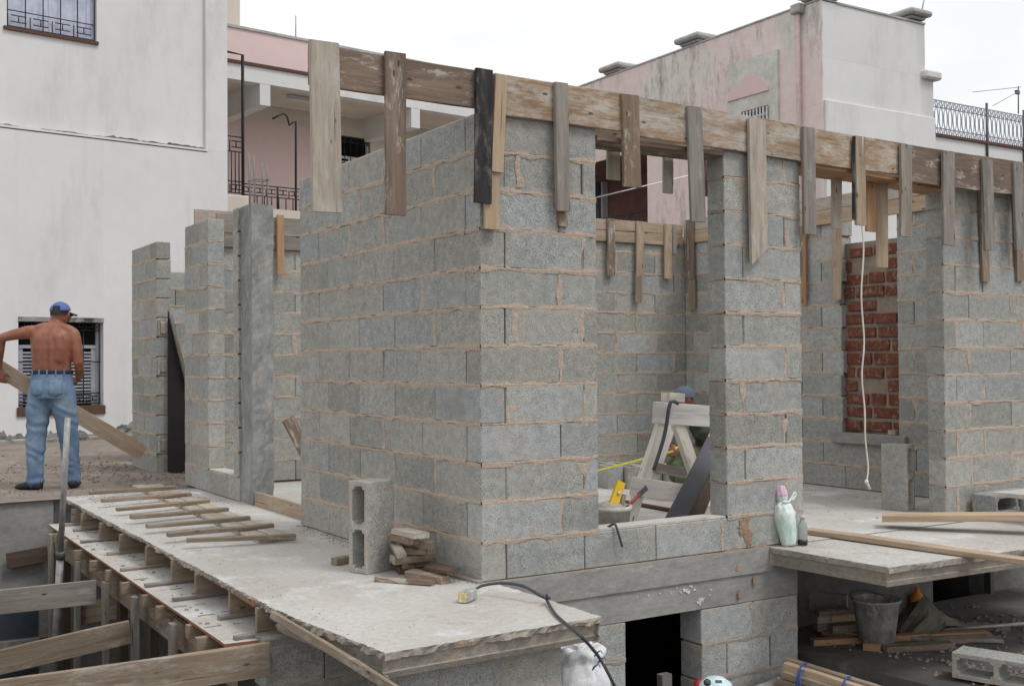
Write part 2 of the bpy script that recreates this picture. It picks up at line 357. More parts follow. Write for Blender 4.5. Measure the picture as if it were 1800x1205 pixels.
def plank_mesh(L_, w_, t_, jit=0.0015, bev=0.003, cut=None, segs=None):
    """box: length on X, thickness on Y, width on Z, subdivided along X and slightly bowed"""
    n = segs or max(2, min(10, int(L_/0.25)))
    rnd = random.Random(random.random())
    V, F = [], []
    ph = rnd.uniform(0, 10)
    b = min(bev, t_*0.25, w_*0.25)
    prof = [(-t_/2+b, -w_/2), (t_/2-b, -w_/2), (t_/2, -w_/2+b), (t_/2, w_/2-b), (t_/2-b, w_/2), (-t_/2+b, w_/2), (-t_/2, w_/2-b), (-t_/2, -w_/2+b)]
    for i in range(n+1):
        s = -L_/2 + L_*i/n
        wob = jit*math.sin(ph+s*3.1); wz = jit*math.cos(ph*1.7+s*2.3)
        for (y, z) in prof:
            x = s
            if cut and i == n: x = s - cut*(z/w_+0.5)
            V.append((x, y+wob+rnd.uniform(-jit, jit)*0.5, z+wz+rnd.uniform(-jit, jit)*0.8))
    for i in range(n):
        for k in range(8):
            a = i*8+k; c = i*8+(k+1) % 8; F.append((a, a+8, c+8, c))
    F.append(tuple(range(7, -1, -1))[::-1]); F.append(tuple(n*8+k for k in range(8))[::-1])
    me = me_from('plank', V, F)
    bm = bmesh.new(); bm.from_mesh(me); bmesh.ops.recalc_face_normals(bm, faces=bm.faces[:]); bm.to_mesh(me); bm.free()
    return me
def plank(name, a, b, wdir, w_, t_, mat, parent=None, jit=0.0015, cut=None, bev=0.003):
    """board from a to b; wdir: direction of its width"""
    a, b = Vector(a), Vector(b); d = b-a
    wd = Vector(wdir); wd = (wd - d.normalized()*wd.dot(d.normalized())).normalized()
    return link(name, plank_mesh(d.length, w_, t_, jit, bev, cut), mat, parent, frame_mat((a+b)/2, d, wd))
def tube_mesh(pts, rad, n=8, closed=False, caps=True):
    pts = [Vector(p) for p in pts]; V, F = [], []
    N = len(pts); prev = None
    for i, p in enumerate(pts):
        if closed: t = (pts[(i+1) % N]-pts[i-1]).normalized()
        else: t = (pts[min(i+1, N-1)]-pts[max(i-1, 0)]).normalized()
        if prev is None:
            q = Vector((0, 0, 1)) if abs(t.z) < 0.9 else Vector((1, 0, 0)); x = t.cross(q).normalized()
        else: x = (prev - t*prev.dot(t)).normalized()
        prev = x; y = t.cross(x)
        r = rad[i] if isinstance(rad, (list, tuple)) else rad
        for k in range(n):
            a = 2*math.pi*k/n; V.append(p + (x*math.cos(a)+y*math.sin(a))*r)
    for i in range(N if closed else N-1):
        j = (i+1) % N
        for k in range(n):
            F.append((i*n+k, i*n+(k+1) % n, j*n+(k+1) % n, j*n+k))
    if caps and not closed: F.append(tuple(range(n))[::-1]); F.append(tuple((N-1)*n+k for k in range(n)))
    return V, F
def tube(name, pts, rad, mat, parent=None, n=8, closed=False, origin=None):
    pts = [Vector(p) for p in pts]; o = Vector(origin) if origin is not None else pts[0]
    V, F = tube_mesh([p-o for p in pts], rad, n, closed)
    return link(name, me_from(name, V, F), mat, parent, Matrix.Translation(o), smooth=True)
def tubes(name, plist, rad, mat, parent, n=5, origin=(0,0,0)):
    """several thin bars joined in one part"""
    V, F = [], []; o = Vector(origin)
    for pts in plist:
        closed = isinstance(pts, tuple); v, f = tube_mesh([Vector(p)-o for p in pts], rad, n, closed)
        k = len(V); V += v; F += [tuple(k+i for i in q) for q in f]
    return link(name, me_from(name, V, F), mat, parent, Matrix.Translation(o), smooth=True)
def spline(pts, n=8):
    pts = [Vector(p) for p in pts]; R = []
    for i in range(len(pts)-1):
        p0, p1, p2, p3 = pts[max(i-1, 0)], pts[i], pts[i+1], pts[min(i+2, len(pts)-1)]
        for k in range(n):
            t = k/n
            R.append(0.5*((2*p1)+(p2-p0)*t+(2*p0-5*p1+4*p2-p3)*t*t+(3*p1-p0-3*p2+p3)*t**3))
    R.append(pts[-1]); return R
def lathe(name, prof, mat, parent, c, n=24, smooth=True, axis=None):
    V, F = [], []
    for r, z in prof:
        for k in range(n):
            a = 2*math.pi*k/n; V.append((r*math.cos(a), r*math.sin(a), z))
    for i in range(len(prof)-1):
        for k in range(n): F.append((i*n+k, i*n+(k+1) % n, (i+1)*n+(k+1) % n, (i+1)*n+k))
    if prof[0][0] > 1e-4: F.append(tuple(range(n))[::-1])
    if prof[-1][0] > 1e-4: F.append(tuple((len(prof)-1)*n+k for k in range(n)))
    mw = Matrix.Translation(c)
    if axis is not None: mw = mw @ Vector(axis).to_track_quat('Z', 'Y').to_matrix().to_4x4()
    return link(name, me_from(name, V, F), mat, parent, mw, smooth)

# ------------------------------------------------------------------ block walls
CH = 0.205                                  # course height
_bcache = {}
def block_mesh(Lb, H, T, mat):
    key = (round(Lb, 2), round(H, 3), round(T, 2), mat, random.randrange(4))
    if key not in _bcache:
        bm = bmesh.new(); bmesh.ops.create_cube(bm, size=1)
        bmesh.ops.subdivide_edges(bm, edges=[e for e in bm.edges if abs(e.verts[0].co.x-e.verts[1].co.x) > 0.5], cuts=2)
        for v in bm.verts: v.co = Vector((v.co.x*key[0], v.co.y*key[2], v.co.z*key[1]))
        sharp = [e for e in bm.edges if e.calc_face_angle(0) > 1.0]
        bmesh.ops.bevel(bm, geom=sharp, offset=0.005, segments=1, affect='EDGES')
        r = random.Random(len(_bcache))
        for v in bm.verts: v.co += Vector((r.uniform(-1, 1), r.uniform(-1, 1), r.uniform(-1, 1)))*0.0016
        me = bm_mesh(bm, 'block'); me.materials.append(MAT[mat]); _bcache[key] = me
    return _bcache[key]
def mortar_strip(name, parent, p0, along, nrm, length, mat='mortar', seed=0, hmin=0.004, hmax=0.014, vertical=False):
    """ragged squeezed-out joint lying on a wall face; p0 start, along unit dir, nrm outward"""
    a, nn = Vector(along), Vector(nrm); up = Vector((0, 0, 1)) if not vertical else nn.cross(a)
    n = max(2, int(length/0.011)); V, F = [], []
    for i in range(n+1):
        s = length*i/n
        k1 = noise.noise((s*9+seed*3.1, seed*1.7, 0)); k2 = noise.noise((s*9+seed*2.3, 5+seed, 0)); k3 = noise.noise((s*30+seed, 9, seed))
        k4 = noise.noise((s*70+seed, 3, seed)); k5 = noise.noise((s*62, 7+seed, 1))
        hb = max(0.001, hmin+(hmax-hmin)*max(-0.2, 0.45+k1*1.5)+0.0045*k4+0.002*k3); ht = max(0.001, hmin+(hmax-hmin)*max(-0.2, 0.35+k2*1.5)+0.0045*k5+0.002*k3)
        pr = 0.0012+0.0032*max(0, 0.4+k3)
        base = a*s
        V += [base-up*(hb+0.001)-nn*0.012, base-up*hb+nn*pr*0.6, base+nn*(pr+0.001)+up*0.002*k1, base+up*ht+nn*pr*0.6, base+up*(ht+0.001)-nn*0.012]
    for i in range(n):
        for k in range(4): F.append((i*5+k, i*5+5+k, i*5+6+k, i*5+1+k))
    return link(name, me_from(name, V, F), mat, parent, Matrix.Translation(p0))
def lay(root, axis, org, courses, inward, t=0.15, mat='block_grey', z0=0.0, bed=True, fill=0.35, morts='mortar', topcut=0.0, core=True, facesides=(1,), vj=0.004, blueprob=0.12, endmat=None, ch=CH):
    """axis 'x' or 'y'; org (x,y) of the outer face line start; courses: {index: [(s0,s1)...]}; inward = +-1 along the other axis"""
    ad = Vector((1, 0, 0)) if axis == 'x' else Vector((0, 1, 0))
    nd = Vector((0, inward, 0)) if axis == 'x' else Vector((inward, 0, 0))
    o = Vector((org[0], org[1], z0)); rotm = Matrix.Identity(3) if axis == 'x' else Matrix.Rotation(math.pi/2, 3, 'Z')
    jt = 0.010; cores = []
    top = max(courses)
    for i, row in sorted(courses.items()):
        zc0 = i*ch+jt*0.5; zc1 = (i+1)*ch-jt*0.5
        if i == top and topcut: zc1 -= topcut
        for k, (s0, s1) in enumerate(row):
            Lb = s1-s0-vj
            if Lb < 0.03: continue
            mt = mat
            if random.random() < blueprob: mt = 'block_blue' if mat == 'block_grey' else 'block_grey'
            prd = random.uniform(-0.003, 0.002)
            c = o + ad*((s0+s1)/2) + nd*(t/2+prd) + Vector((0, 0, (zc0+zc1)/2))
            R = (Matrix.Rotation(random.uniform(-0.004, 0.004), 3, 'Z') @ rotm).to_4x4(); R.translation = c
            link('block', block_mesh(Lb, zc1-zc0, t, mt), mt, root, R)
            if k+1 < len(row) and abs(row[k+1][0]-s1) < 0.03 and random.random() < fill:
                for fs in facesides:
                    face = o + ad*s1 + nd*(0 if fs == 1 else t) + Vector((0, 0, zc0+0.004))
                    mortar_strip('mortar_joint', root, face, Vector((0, 0, 1)), -nd*fs, zc1-zc0-0.008, morts, random.random()*50, 0.003, 0.026, True)
        # merged spans
        spans = []
        for s0, s1 in row:
            if spans and s0-spans[-1][1] < 0.03: spans[-1][1] = s1
            else: spans.append([s0, s1])
        for s0, s1 in spans:
            if core:
                q0 = o+ad*(s0+0.006)+nd*0.025+Vector((0, 0, i*ch)); q1 = o+ad*(s1-0.006)+nd*(t-0.025)+Vector((0, 0, zc1-0.003 if i == top else (i+1)*ch))
                cores.append((tuple(min(q0[j], q1[j]) for j in range(3)), tuple(max(q0[j], q1[j]) for j in range(3))))
            if bed and i > 0:
                for fs in facesides:
                    face = o + ad*(s0+0.003) + nd*(0 if fs == 1 else t) + Vector((0, 0, i*ch))
                    mortar_strip('mortar_bed', root, face, ad, -nd*fs, s1-s0-0.006, morts, random.random()*50, 0.007, 0.021)
    if cores:
        rl = wloc(root)
        me = boxes_mesh([(Vector(a)-rl, Vector(b)-rl) for a, b in cores], 'core'); link('wall_core', me, 'core_dark', root, Matrix.Translation(rl))
def rows(starts, Ltot, n, bl=0.5, g=0.005, lo=0.0):
    """running-bond rows: starts = first piece length per parity"""
    R = {}
    for i in range(n):
        s = lo; first = starts[i % len(starts)]; row = []
        Lf = first
        while s < Ltot-0.02:
            e = min(s+Lf, Ltot); row.append((s, e)); s = e+g; Lf = bl
        if len(row) > 1 and row[-1][1]-row[-1][0] < 0.06: row[-2] = (row[-2][0], Ltot); row.pop()
        R[i] = row
    return R

# ================================================================== THE SETTING
def sheet(name, poly, z, mat, kind='structure'):
    return tag(link(name, me_from(name, [(x, y, 0) for x, y in poly], [tuple(range(len(poly)))]), mat, None, Matrix.Translation((0, 0, z))), kind=kind)
sheet('ground', [(-400, -300), (400, -300), (400, 500), (-400, 500)], -2.7, 'pit_ground')
# upper yard: a thick terrace behind the house and the pit
def extruded(name, poly, z0, z1, mat, parent=None):
    n = len(poly); V = [(x, y, z0) for x, y in poly]+[(x, y, z1) for x, y in poly]
    F = [tuple(range(n))[::-1], tuple(range(n, 2*n))]+[(i, (i+1) % n, n+(i+1) % n, n+i) for i in range(n)]
    return link(name, me_from(name, V, F), mat, parent)
def yard():
    x0, x1, y0, y1 = -9.0, 9.0, 5.30, 14.6
    nx, ny = 90, 60; V, F = [], []
    for j in range(ny+1):
        for i in range(nx+1):
            x = x0+(x1-x0)*i/nx; y = y0+(y1-y0)*j/ny
            z = -0.006+0.05*max(0, noise.noise((x*0.9, y*0.9, 3)))*min(1, max(0, (y-5.6)/1.5))+0.012*noise.noise((x*4, y*4, 1))*min(1, (y-5.3)*2)
            if j == 0: y += 0.05*noise.noise((x*3, 1, 1)); z = -0.012
            V.append((x, y, z))
    for j in range(ny):
        for i in range(nx):
            a = j*(nx+1)+i; F.append((a, a+1, a+nx+2, a+nx+1))
    return tag(link('yard_terrain', me_from('yard', V, F), 'dirt', None, None, True), kind='structure')
yard()
tag(extruded('yard_terrain_base', [(-9, 5.335), (-1.16, 5.335), (-1.16, 5.38), (9, 5.38), (9, 60), (-9, 60)], -2.69, -0.02, 'ring_concrete'), kind='structure')

tag(extruded('pit_shade_bank', [(-9, 0.45), (-2.35, 0.45), (-2.35, 5.33), (-9, 5.33)], -2.69, -0.02, 'ring_concrete'), kind='structure')  # unseen bank added beside the pit to keep it dark
# ---- the concrete floor slab with its ragged balcony edge
def rough_slab(name, path, top, prof, mtop='slab_top', medge='slab_edge', step=0.020, amp=0.013, seed=1, plain=(), thin=None):
    """closed CCW path; edges whose index is in plain stay clean. prof: list of (inset, dz, rough)"""
    P = []
    n = len(path)
    for i in range(n):
        a, b = Vector(path[i]+(0,)), Vector(path[(i+1) % n]+(0,)); L_ = (b-a).length
        k = 1 if i in plain else max(1, int(L_/step))
        t = (b-a).normalized(); nn = Vector((t.y, -t.x, 0))      # outward for CCW
        for j in range(k): P.append((a+(b-a)*(j/k), nn, 0 if i in plain or (i-1) % n in plain and j == 0 else 1))
    N = len(P); V = []; F = []; mi = []
    for (ins, dz, rg) in prof:
        for (p, nn, ok) in P:
            ins_ = ins + (0.40*min(1.0, max(0.0, (p.y-0.05)/0.25)) if thin is not None and p.x < thin and dz < -0.0305 else 0.0)
            q = p - nn*ins_*ok
            if ok and rg:
                q = q + nn*amp*rg*(0.8*noise.noise((p.x*6+seed, p.y*6, dz*30))+0.6*noise.noise((p.x*23+seed, p.y*23, dz*90))+0.7*noise.noise((p.x*64+seed, p.y*64, dz*200))-0.25)
                zz = top+dz+rg*0.006*noise.noise((p.x*17, p.y*17+seed, 4))*(0 if dz == 0 else 1)
            else: zz = top+dz
            V.append((q.x, q.y, zz))
    F.append(tuple(range(N))); mi.append(0)
    for r in range(len(prof)-1):
        for i in range(N):
            j = (i+1) % N; F.append((r*N+j, r*N+i, (r+1)*N+i, (r+1)*N+j)); mi.append(1)
    F.append(tuple((len(prof)-1)*N+i for i in range(N))[::-1]); mi.append(1)
    me = me_from(name, V, F); me.materials.append(MAT[mtop]); me.materials.append(MAT[medge])
    for p, k in zip(me.polygons, mi): p.material_index = k
    bm = bmesh.new(); bm.from_mesh(me); bmesh.ops.triangulate(bm, faces=[f for f in bm.faces if len(f.verts) > 4]); bm.to_mesh(me); bm.free()
    return tag(link(name, me, None), kind='structure')
EDGE = [(0, 0, 1.0), (-0.003, -0.010, 1.3), (0.0, -0.028, 1.5), (0.016, -0.034, 0.8), (0.026, -0.078, 0.15), (0.016, -0.082, 0.15), (0.028, -0.108, 0.1)]
_sc = px(677, 1148, Z=0.0); SC = (_sc.x, _sc.y)
rough_slab('floor_slab', [(0.062, -0.005), (5.65, -0.005), (5.65, 5.34), (-1.09, 5.34), (-1.10, 2.5), (-1.12, -0.05), SC, (0.057, -0.965)], 0.0, EDGE, plain=(0, 1, 2), thin=-0.9)
# landing slab on the right, turned against the house
_b = px(1563, 997, Z=-0.004); _c = px(1703, 978, Z=-0.004); _a = px(1352, 961, Z=-0.004)
A = Vector((_a.x, -0.014)); B = Vector((_b.x, _b.y)); dn = Vector((_c.x-_b.x, _c.y-_b.y)).normalized()
Cc = B+dn*2.9
rough_slab('landing_slab', [(B.x, B.y), (Cc.x, Cc.y), (Cc.x-0.28, -0.02), (A.x, A.y)], -0.004,
           [(0, 0, 0.6), (-0.002, -0.010, 0.8), (0.0, -0.034, 0.6), (0.014, -0.038, 0.3), (0.026, -0.080, 0.1), (0.014, -0.083, 0.1), (0.022, -0.112, 0.1)], seed=9, plain=(2,))

# ================================================================== BLOCK WALLS
front = thing('block_wall', (0, 0, 0), 'tall grey block corner with window gap and narrow pier under the plank beam', 'wall')
yrows = {i: (rows([0.5], 2.522, 1)[0] if i % 2 == 0 else rows([0.5], 2.522, 1, lo=0.155)[0]) for i in range(12)}
lay(front, 'y', (0, 0), yrows, +1, fill=0.22, blueprob=0.06)
for i in range(1, 12):
    if i % 2: mortar_strip('mortar_bed', front, (0.0, 0.002, i*CH), Vector((0, 1, 0)), Vector((-1, 0, 0)), 0.16, 'mortar', i*5.1, 0.007, 0.021)
    else: mortar_strip('mortar_bed', front, (0.002, 0.0, i*CH), Vector((1, 0, 0)), Vector((0, -1, 0)), 0.16, 'mortar', i*6.1, 0.007, 0.021)
xr = {}
for i in range(12):
    if i == 0: xr[i] = [(0.155, 0.655), (0.66, 1.16), (1.165, 1.665), (1.67, 2.17), (2.175, 2.363)]
    elif i % 2 == 0: xr[i] = [(0.155, 0.655), (0.66, 0.757), (1.712, 1.862), (1.867, 2.363)]
    else: xr[i] = [(0, 0.5), (0.505, 0.757), (1.712, 2.212), (2.217, 2.363)]
lay(front, 'x', (0, 0), xr, +1, fill=0.5, blueprob=0.3)
# window reveal side of the pier: bed joints on its end
for i in range(2, 12): mortar_strip('mortar_bed', front, (1.712, 0.145, i*CH), Vector((0, -1, 0)), Vector((-1, 0, 0)), 0.14, 'mortar_grey', i*3.3)
# dusty sill bedding
boxw('sill_screed', (0.762, 0.004, 0.2005), (1.708, 0.146, 0.213), 'slab_top', front, 0.003, 0.002)

jx = px(1312, 935, Y=0.0).x
mortar_strip('rust_joint', front, (jx, 0.0, 0.012), Vector((0, 0, 1)), Vector((0, -1, 0)), 0.19, 'mortar_rust', 4.2, 0.006, 0.028, True)
mortar_strip('rust_joint', front, (jx-0.25, 0.0, 0.0), Vector((1, 0, 0)), Vector((0, -1, 0)), 0.42, 'mortar_rust', 2.2, 0.004, 0.022)
for (xx, y0, y1, hm) in ((907, 545, 608, .03), (921, 540, 606, .02), (893, 690, 735, .02), (905, 683, 737, .035), (983, 482, 540, .03), (1027, 812, 866, .045), (912, 270, 330, .03), (987, 620, 670, .018), (1382, 400, 440, .03), (1376, 500, 548, .03), (1380, 735, 790, .03)):
    a_ = px(xx, y1, Y=0.0); b_ = px(xx, y0, Y=0.0)
    mortar_strip('mortar_smear', front, a_, Vector((0, 0, 1)), Vector((0, -1, 0)), b_.z-a_.z, 'mortar', xx*0.37, 0.004, hm, True)
for k, (x, y, r, st) in enumerate(((1306, 925, 16, 1.6), (1318, 945, 12, 2.2), (1296, 998, 7, 2.0), (1300, 1045, 6, 2.6), (1326, 1020, 4, 5.0))):
    p = px(x, y, Y=-0.0045 if y < 960 else -0.0135); V = []
    for j in range(22):
        a = j/22*2*math.pi; q = r/1968*6.6*(0.45+0.75*random.random()); V.append((math.cos(a)*q*0.7, 0, math.sin(a)*q*st*0.6))
    link('rust_mark', me_from('mark', V+[(v[0]*0.98, 0.005, v[2]*0.98) for v in V], [tuple(range(22))]+[(i, (i+1) % 22, 22+(i+1) % 22, 22+i) for i in range(22)]), 'mortar_rust', front, Matrix.Translation(p))
T3Y = 0.27
rt = thing('block_wall', (4.13, T3Y, 0), 'grey block wall end on the far right below hanging battens', 'wall')
r3 = {}
for i in range(12):
    r3[i] = [(0, 0.14), (0.145, 0.47), (0.475, 0.975), (0.98, 1.25)] if i % 2 == 0 else [(0, 0.30), (0.305, 0.805), (0.81, 1.25)]
lay(rt, 'x', (4.13, T3Y), r3, +1, fill=0.4, blueprob=0.3)
for i in range(1, 12): mortar_strip('mortar_bed', rt, (4.13, T3Y+0.145, i*CH), Vector((0, -1, 0)), Vector((-1, 0, 0)), 0.14, 'mortar_grey', i*2.3)

RX = 4.87
rw = thing('block_wall', (RX, 2.2, 0), 'room side wall of grey blocks with an open window showing red brick', 'wall')
yo0 = px(1578, 600, X=RX).y; yo1 = px(1478, 600, X=RX).y
rr = {}
for i in range(12):
    base = rows([0.5] if i % 2 == 0 else [0.25], 3.99, 1, lo=0.35)[0]; row = []
    for (a, b) in base:
        if i >= 2:
            jag = (0.0, 0.03, 0.01, 0.02)[i % 4]
            lo, hi = yo0, yo1-jag
            if b <= lo or a >= hi: row.append((a, b))
            else:
                if a < lo-0.04: row.append((a, lo))
                if b > hi+0.04: row.append((hi, b))
        else: row.append((a, b))
    rr[i] = row
lay(rw, 'y', (RX, 0), rr, +1, fill=0.35, blueprob=0.35, mat='block_grey')
s0 = px(1465, 790, X=RX-0.02); s1 = px(1600, 790, X=RX-0.02)
boxw('window_sill', (RX-0.05, yo0-0.1, 0.408), (RX+0.16, yo1+0.08, 0.50), 'ring_concrete', rw, 0.006, 0.003)

bw = thing('block_wall', (3.7, 4.0, 0), 'back wall of shaded blocks seen through the window gap', 'wall')
lay(bw, 'x', (2.45, 4.0), rows([0.5, 0.25], 2.55, 12), +1, fill=0.45, blueprob=0.35)
lb = thing('block_wall', (1.2, 5.47, 0), 'shaded block wall behind the left doorway with boards along its top', 'wall')
lay(lb, 'x', (0.3, 5.47), rows([0.3, 0.5], 2.2, 12), +1, fill=0.3, blueprob=0.3)

LX = 0.075
yp0 = px(366, 600, X=LX).y; yp1 = px(325, 600, X=LX).y; yc0 = px(444, 800, X=LX+0.02).y; yc1 = px(424, 800, X=LX+0.02).y
lw = thing('block_wall', (LX, yp0, 0), 'left side wall of blocks, a slim pier beside the concrete column above a low sill', 'wall')
lr = {0: rows([0.3], yp1-yc1, 1)[0]}
for i in range(1, 12):
    a = yp0-yc1; b = yp1-yc1
    lr[i] = [(a, a+0.5), (a+0.505, b)] if i % 2 == 0 else [(a, a+0.28), (a+0.285, min(a+0.785, b))] + ([(a+0.79, b)] if b > a+0.85 else [])
lay(lw, 'y', (LX, yc1), lr, +1, fill=0.6, blueprob=0.15)
for i in range(2, 12): mortar_strip('mortar_bed', lw, (LX, yp0, i*CH), Vector((1, 0, 0)), Vector((0, -1, 0)), 0.15, 'mortar', i*4.3)
boxw('sill_screed', (LX+0.004, yc1+0.01, 0.2005), (LX+0.146, yp0-0.005, 0.212), 'slab_top', lw, 0.003, 0.002)
# block jamb between window gap and column
jr = {i: [(0, 0.13)] for i in range(0, 12)}
jamb = thing('block_wall', (LX, yc1, 0), 'thin strip of blocks directly behind the concrete column', 'wall')
lay(jamb, 'y', (LX, yc1+0.004), jr, +1, fill=0, blueprob=0.1)

L3 = 0.13
yq0 = px(275, 600, X=L3).y; yq1 = px(232, 600, X=L3).y
l3 = thing('block_wall', (L3, yq0, 0), 'shorter block pier farthest left beside the man and the white house', 'wall')
zt3 = 11
r4 = {}
for i in range(zt3+1):
    b = yq1-yq0
    r4[i] = [(0, 0.5), (0.505, b)] if i % 2 == 0 else [(0, 0.25), (0.255, 0.755), (0.76, b)]
lay(l3, 'y', (L3, yq0), r4, +1, fill=0.5, blueprob=0.15, topcut=0.015)
# hollow ends of a few blocks on the jamb: shallow mortar-lipped sockets
for zz, full in ((7, 0.6), (5, 0.3), (1, 0.4)):
    z = (zz+0.5)*CH
    boxw('mortar_pad', (L3+0.03, yq0-0.012, z-0.07), (L3+0.12, yq0+0.02, z+0.06), 'mortar' if full > 0.5 else 'mortar_grey', l3, 0.012, 0.004)
    for dx in (0.012, 0.118): boxw('block_horn', (L3+dx, yq0-0.028, z-0.088), (L3+dx+0.022, yq0+0.01, z+0.088), 'block_blue', l3, 0.006, 0.002)
fb = thing('block_wall', (1.0, 8.4, 0), 'bit of block wall in the gap behind the two left piers', 'wall')
lay(fb, 'x', (0.29, 8.4), rows([0.2, 0.45], 2.0, 11), +1, fill=0.2, bed=True, blueprob=0.4)

# door leaf with plank edge, enlarged in black as the gap's dark void
dl = thing('door_leaf', (0.45, yp1+0.25, 0), 'black leaf with slanted plank edge standing in the dark gap between left piers', 'door')
yl_ = yq0-0.06
lp = [px(296, 545, Y=yl_), px(331, 690, Y=yl_), px(345, 850, Y=yl_), px(296, 850, Y=yl_)]
lp = [Vector((q.x, q.y, max(q.z, 0.0))) for q in lp]
link('leaf_panel', me_from('leaf', lp+[q+Vector((0, 0.03, 0)) for q in lp], [(0, 1, 2, 3), (7, 6, 5, 4), (0, 4, 5, 1), (1, 5, 6, 2), (2, 6, 7, 3), (3, 7, 4, 0)]), 'door_black', dl)
pa = px(300, 553, Y=yl_-0.03); pb = px(329, 672, Y=yl_-0.03)
plank('leaf_edge', pa, pb, (0, 1, 0), 0.05, 0.03, 'wood_grey', dl)

# ---- concrete column with rebar
def rough_prism(name, x0, x1, y0, y1, z0, z1, mat, parent, amp=0.006, nz=40):
    ring = []
    for (a, b) in (((x0, y0), (x1, y0)), ((x1, y0), (x1, y1)), ((x1, y1), (x0, y1)), ((x0, y1), (x0, y0))):
        for k in range(4): ring.append((a[0]+(b[0]-a[0])*k/4, a[1]+(b[1]-a[1])*k/4))
    n = len(ring); V, F = [], []; cx, cy = (x0+x1)/2, (y0+y1)/2
    for j in range(nz+1):
        z = z0+(z1-z0)*j/nz
        for (x, y) in ring:
            d = amp*(noise.noise((x*9, y*9, z*3.5))+0.6*noise.noise((x*30, y*30, z*18)))
            lift = 0.03*noise.noise((x*14, y*14, 3)) if j == nz else 0
            V.append((cx+(x-cx)*(1+d/0.1), cy+(y-cy)*(1+d/0.1), z+lift))
    for j in range(nz):
        for k in range(n): F.append((j*n+k, j*n+(k+1) % n, (j+1)*n+(k+1) % n, (j+1)*n+k))
    F.append(tuple(nz*n+k for k in range(n)))
    return link(name, me_from(name, V, F), mat, parent)
colm = thing('concrete_column', (0.18, yc0+0.1, 0), 'cast concrete column with bare rebar on top, left of the doorway', 'column')
rough_prism('shaft', LX+0.02, LX+0.20, yc0, yc1-0.005, 0, 2.455, 'column_concrete', colm, 0.010, 60)
for (dx, dy, h) in ((0.05, 0.05, 2.86), (0.16, 0.05, 2.80), (0.05, 0.17, 2.90), (0.16, 0.17, 2.84)):
    tube('rebar', [(LX+dx+0.01, yc0+dy, 2.4), (LX+dx+0.012, yc0+dy, 2.6), (LX+dx+0.006, yc0+dy+0.006, h)], 0.008, 'rebar', colm, 6)
tube('stirrup', [(LX+0.05, yc0+0.04, 2.66), (LX+0.18, yc0+0.04, 2.665), (LX+0.18, yc0+0.18, 2.67), (LX+0.05, yc0+0.18, 2.665)], 0.005, 'rebar', colm, 5, True)

# ---- lower storey below the slab: ring beam, block courses and doorway
low = thing('lower_wall', (1.2, 0, -2.69), 'lower storey wall below the slab with ring beam and black doorway', 'wall')
rough = [(0.06, -0.012), (2.31, -0.012), (2.31, 0.20), (0.06, 0.20)]
extruded('ring_beam', rough, -0.150, -0.006, 'ring_concrete', low)
extruded('lintel_band', [(0.06, 0.0), (2.30, 0.0), (2.30, 0.19), (0.06, 0.19)], -0.318, -0.151, 'ring_concrete', low)
lrows = {}
for i in range(11):
    top_i = 10-i
    a = [(0.06, 0.44), (0.445, 0.938)] if top_i % 2 == 0 else [(0.06, 0.69), (0.695, 0.938)]
    b = [(1.50, 1.92), (1.925, 2.30)] if top_i % 2 == 0 else [(1.50, 1.70), (1.705, 2.06), (2.065, 2.30)]
    lrows[i] = a+b
lay(low, 'x', (0, 0), lrows, +1, z0=-0.318-11*0.2145, fill=0.2, morts='mortar_grey', blueprob=0.5, t=0.19, ch=0.2145)
boxw('dark_backing', (0.3, 1.2, -2.65), (3.4, 1.25, -0.12), 'void_black', low)  # black sheets painted as the darkness behind the doorway
boxw('dark_backing_top', (0.3, 0.20, -0.34), (2.29, 1.2, -0.325), 'void_black', low)
# splashes of white paint over the doorway
for k, (x, y, r) in enumerate(((1205, 1037, 7), (1234, 1053, 9), (1230, 1058, 8), (1215, 1030, 4), (1212, 1040, 5), (1197, 1041, 3), (1222, 1036, 3), (1180, 1042, 2), (1250, 1036, 3), (1248, 1045, 2), (1140, 1046, 2), (1120, 1048, 2), (1160, 1043, 2), (1190, 1033, 2))):
    p = px(x, y, Y=-0.004); V = []
    for j in range(12):
        a = j/12*2*math.pi; q = r/1968*6.6*(0.3+0.9*random.random()); V.append((math.cos(a)*q, 0, math.sin(a)*q*0.7))
    link('paint_splash', me_from('splash', V+[(v[0]*0.98, 0.004, v[2]*0.98) for v in V], [tuple(range(12))]+[(i, (i+1) % 12, 12+(i+1) % 12, 12+i) for i in range(12)]), 'paint_white', low, Matrix.Translation(p))
# short block wall carrying the balcony slab
ca = thing('lower_wall', (-0.6, -0.75, -2.69), 'rough block wall carrying the balcony slab corner at the bottom', 'wall')
lay(ca, 'x', (-0.90, -0.84), {i: [(0, 0.5 if i % 2 else 0.3), (0.505 if i % 2 else 0.305, 0.82)] for i in range(12)}, +1, z0=-0.114-12*CH, fill=0.4, morts='mortar_grey', blueprob=0.3)
cb = thing('lower_wall', (-1.0, 0.1, -2.69), 'block pier with lumpy concrete cap at the end of the plank formwork', 'wall')
lay(cb, 'x', (-1.145, 0.075), {i: ([(0, 0.5), (0.505, 1.0)] if i % 2 else [(0, 0.3), (0.305, 0.805), (0.81, 1.0)]) for i in range(11)}, +1, z0=-0.185-11*CH, fill=0.4, morts='mortar_grey', blueprob=0.3)
rough_prism('concrete_cap', -1.14, -0.86, 0.08, 0.22, -0.195, -0.155, 'ring_concrete', cb, 0.015, 6)

boxw('pit_dark_wall', (-0.62, 0.24, -2.68), (-0.5, 5.33, -0.19), 'shaded_concrete', cb)  # dark wall added behind the posts so the pit reads dark
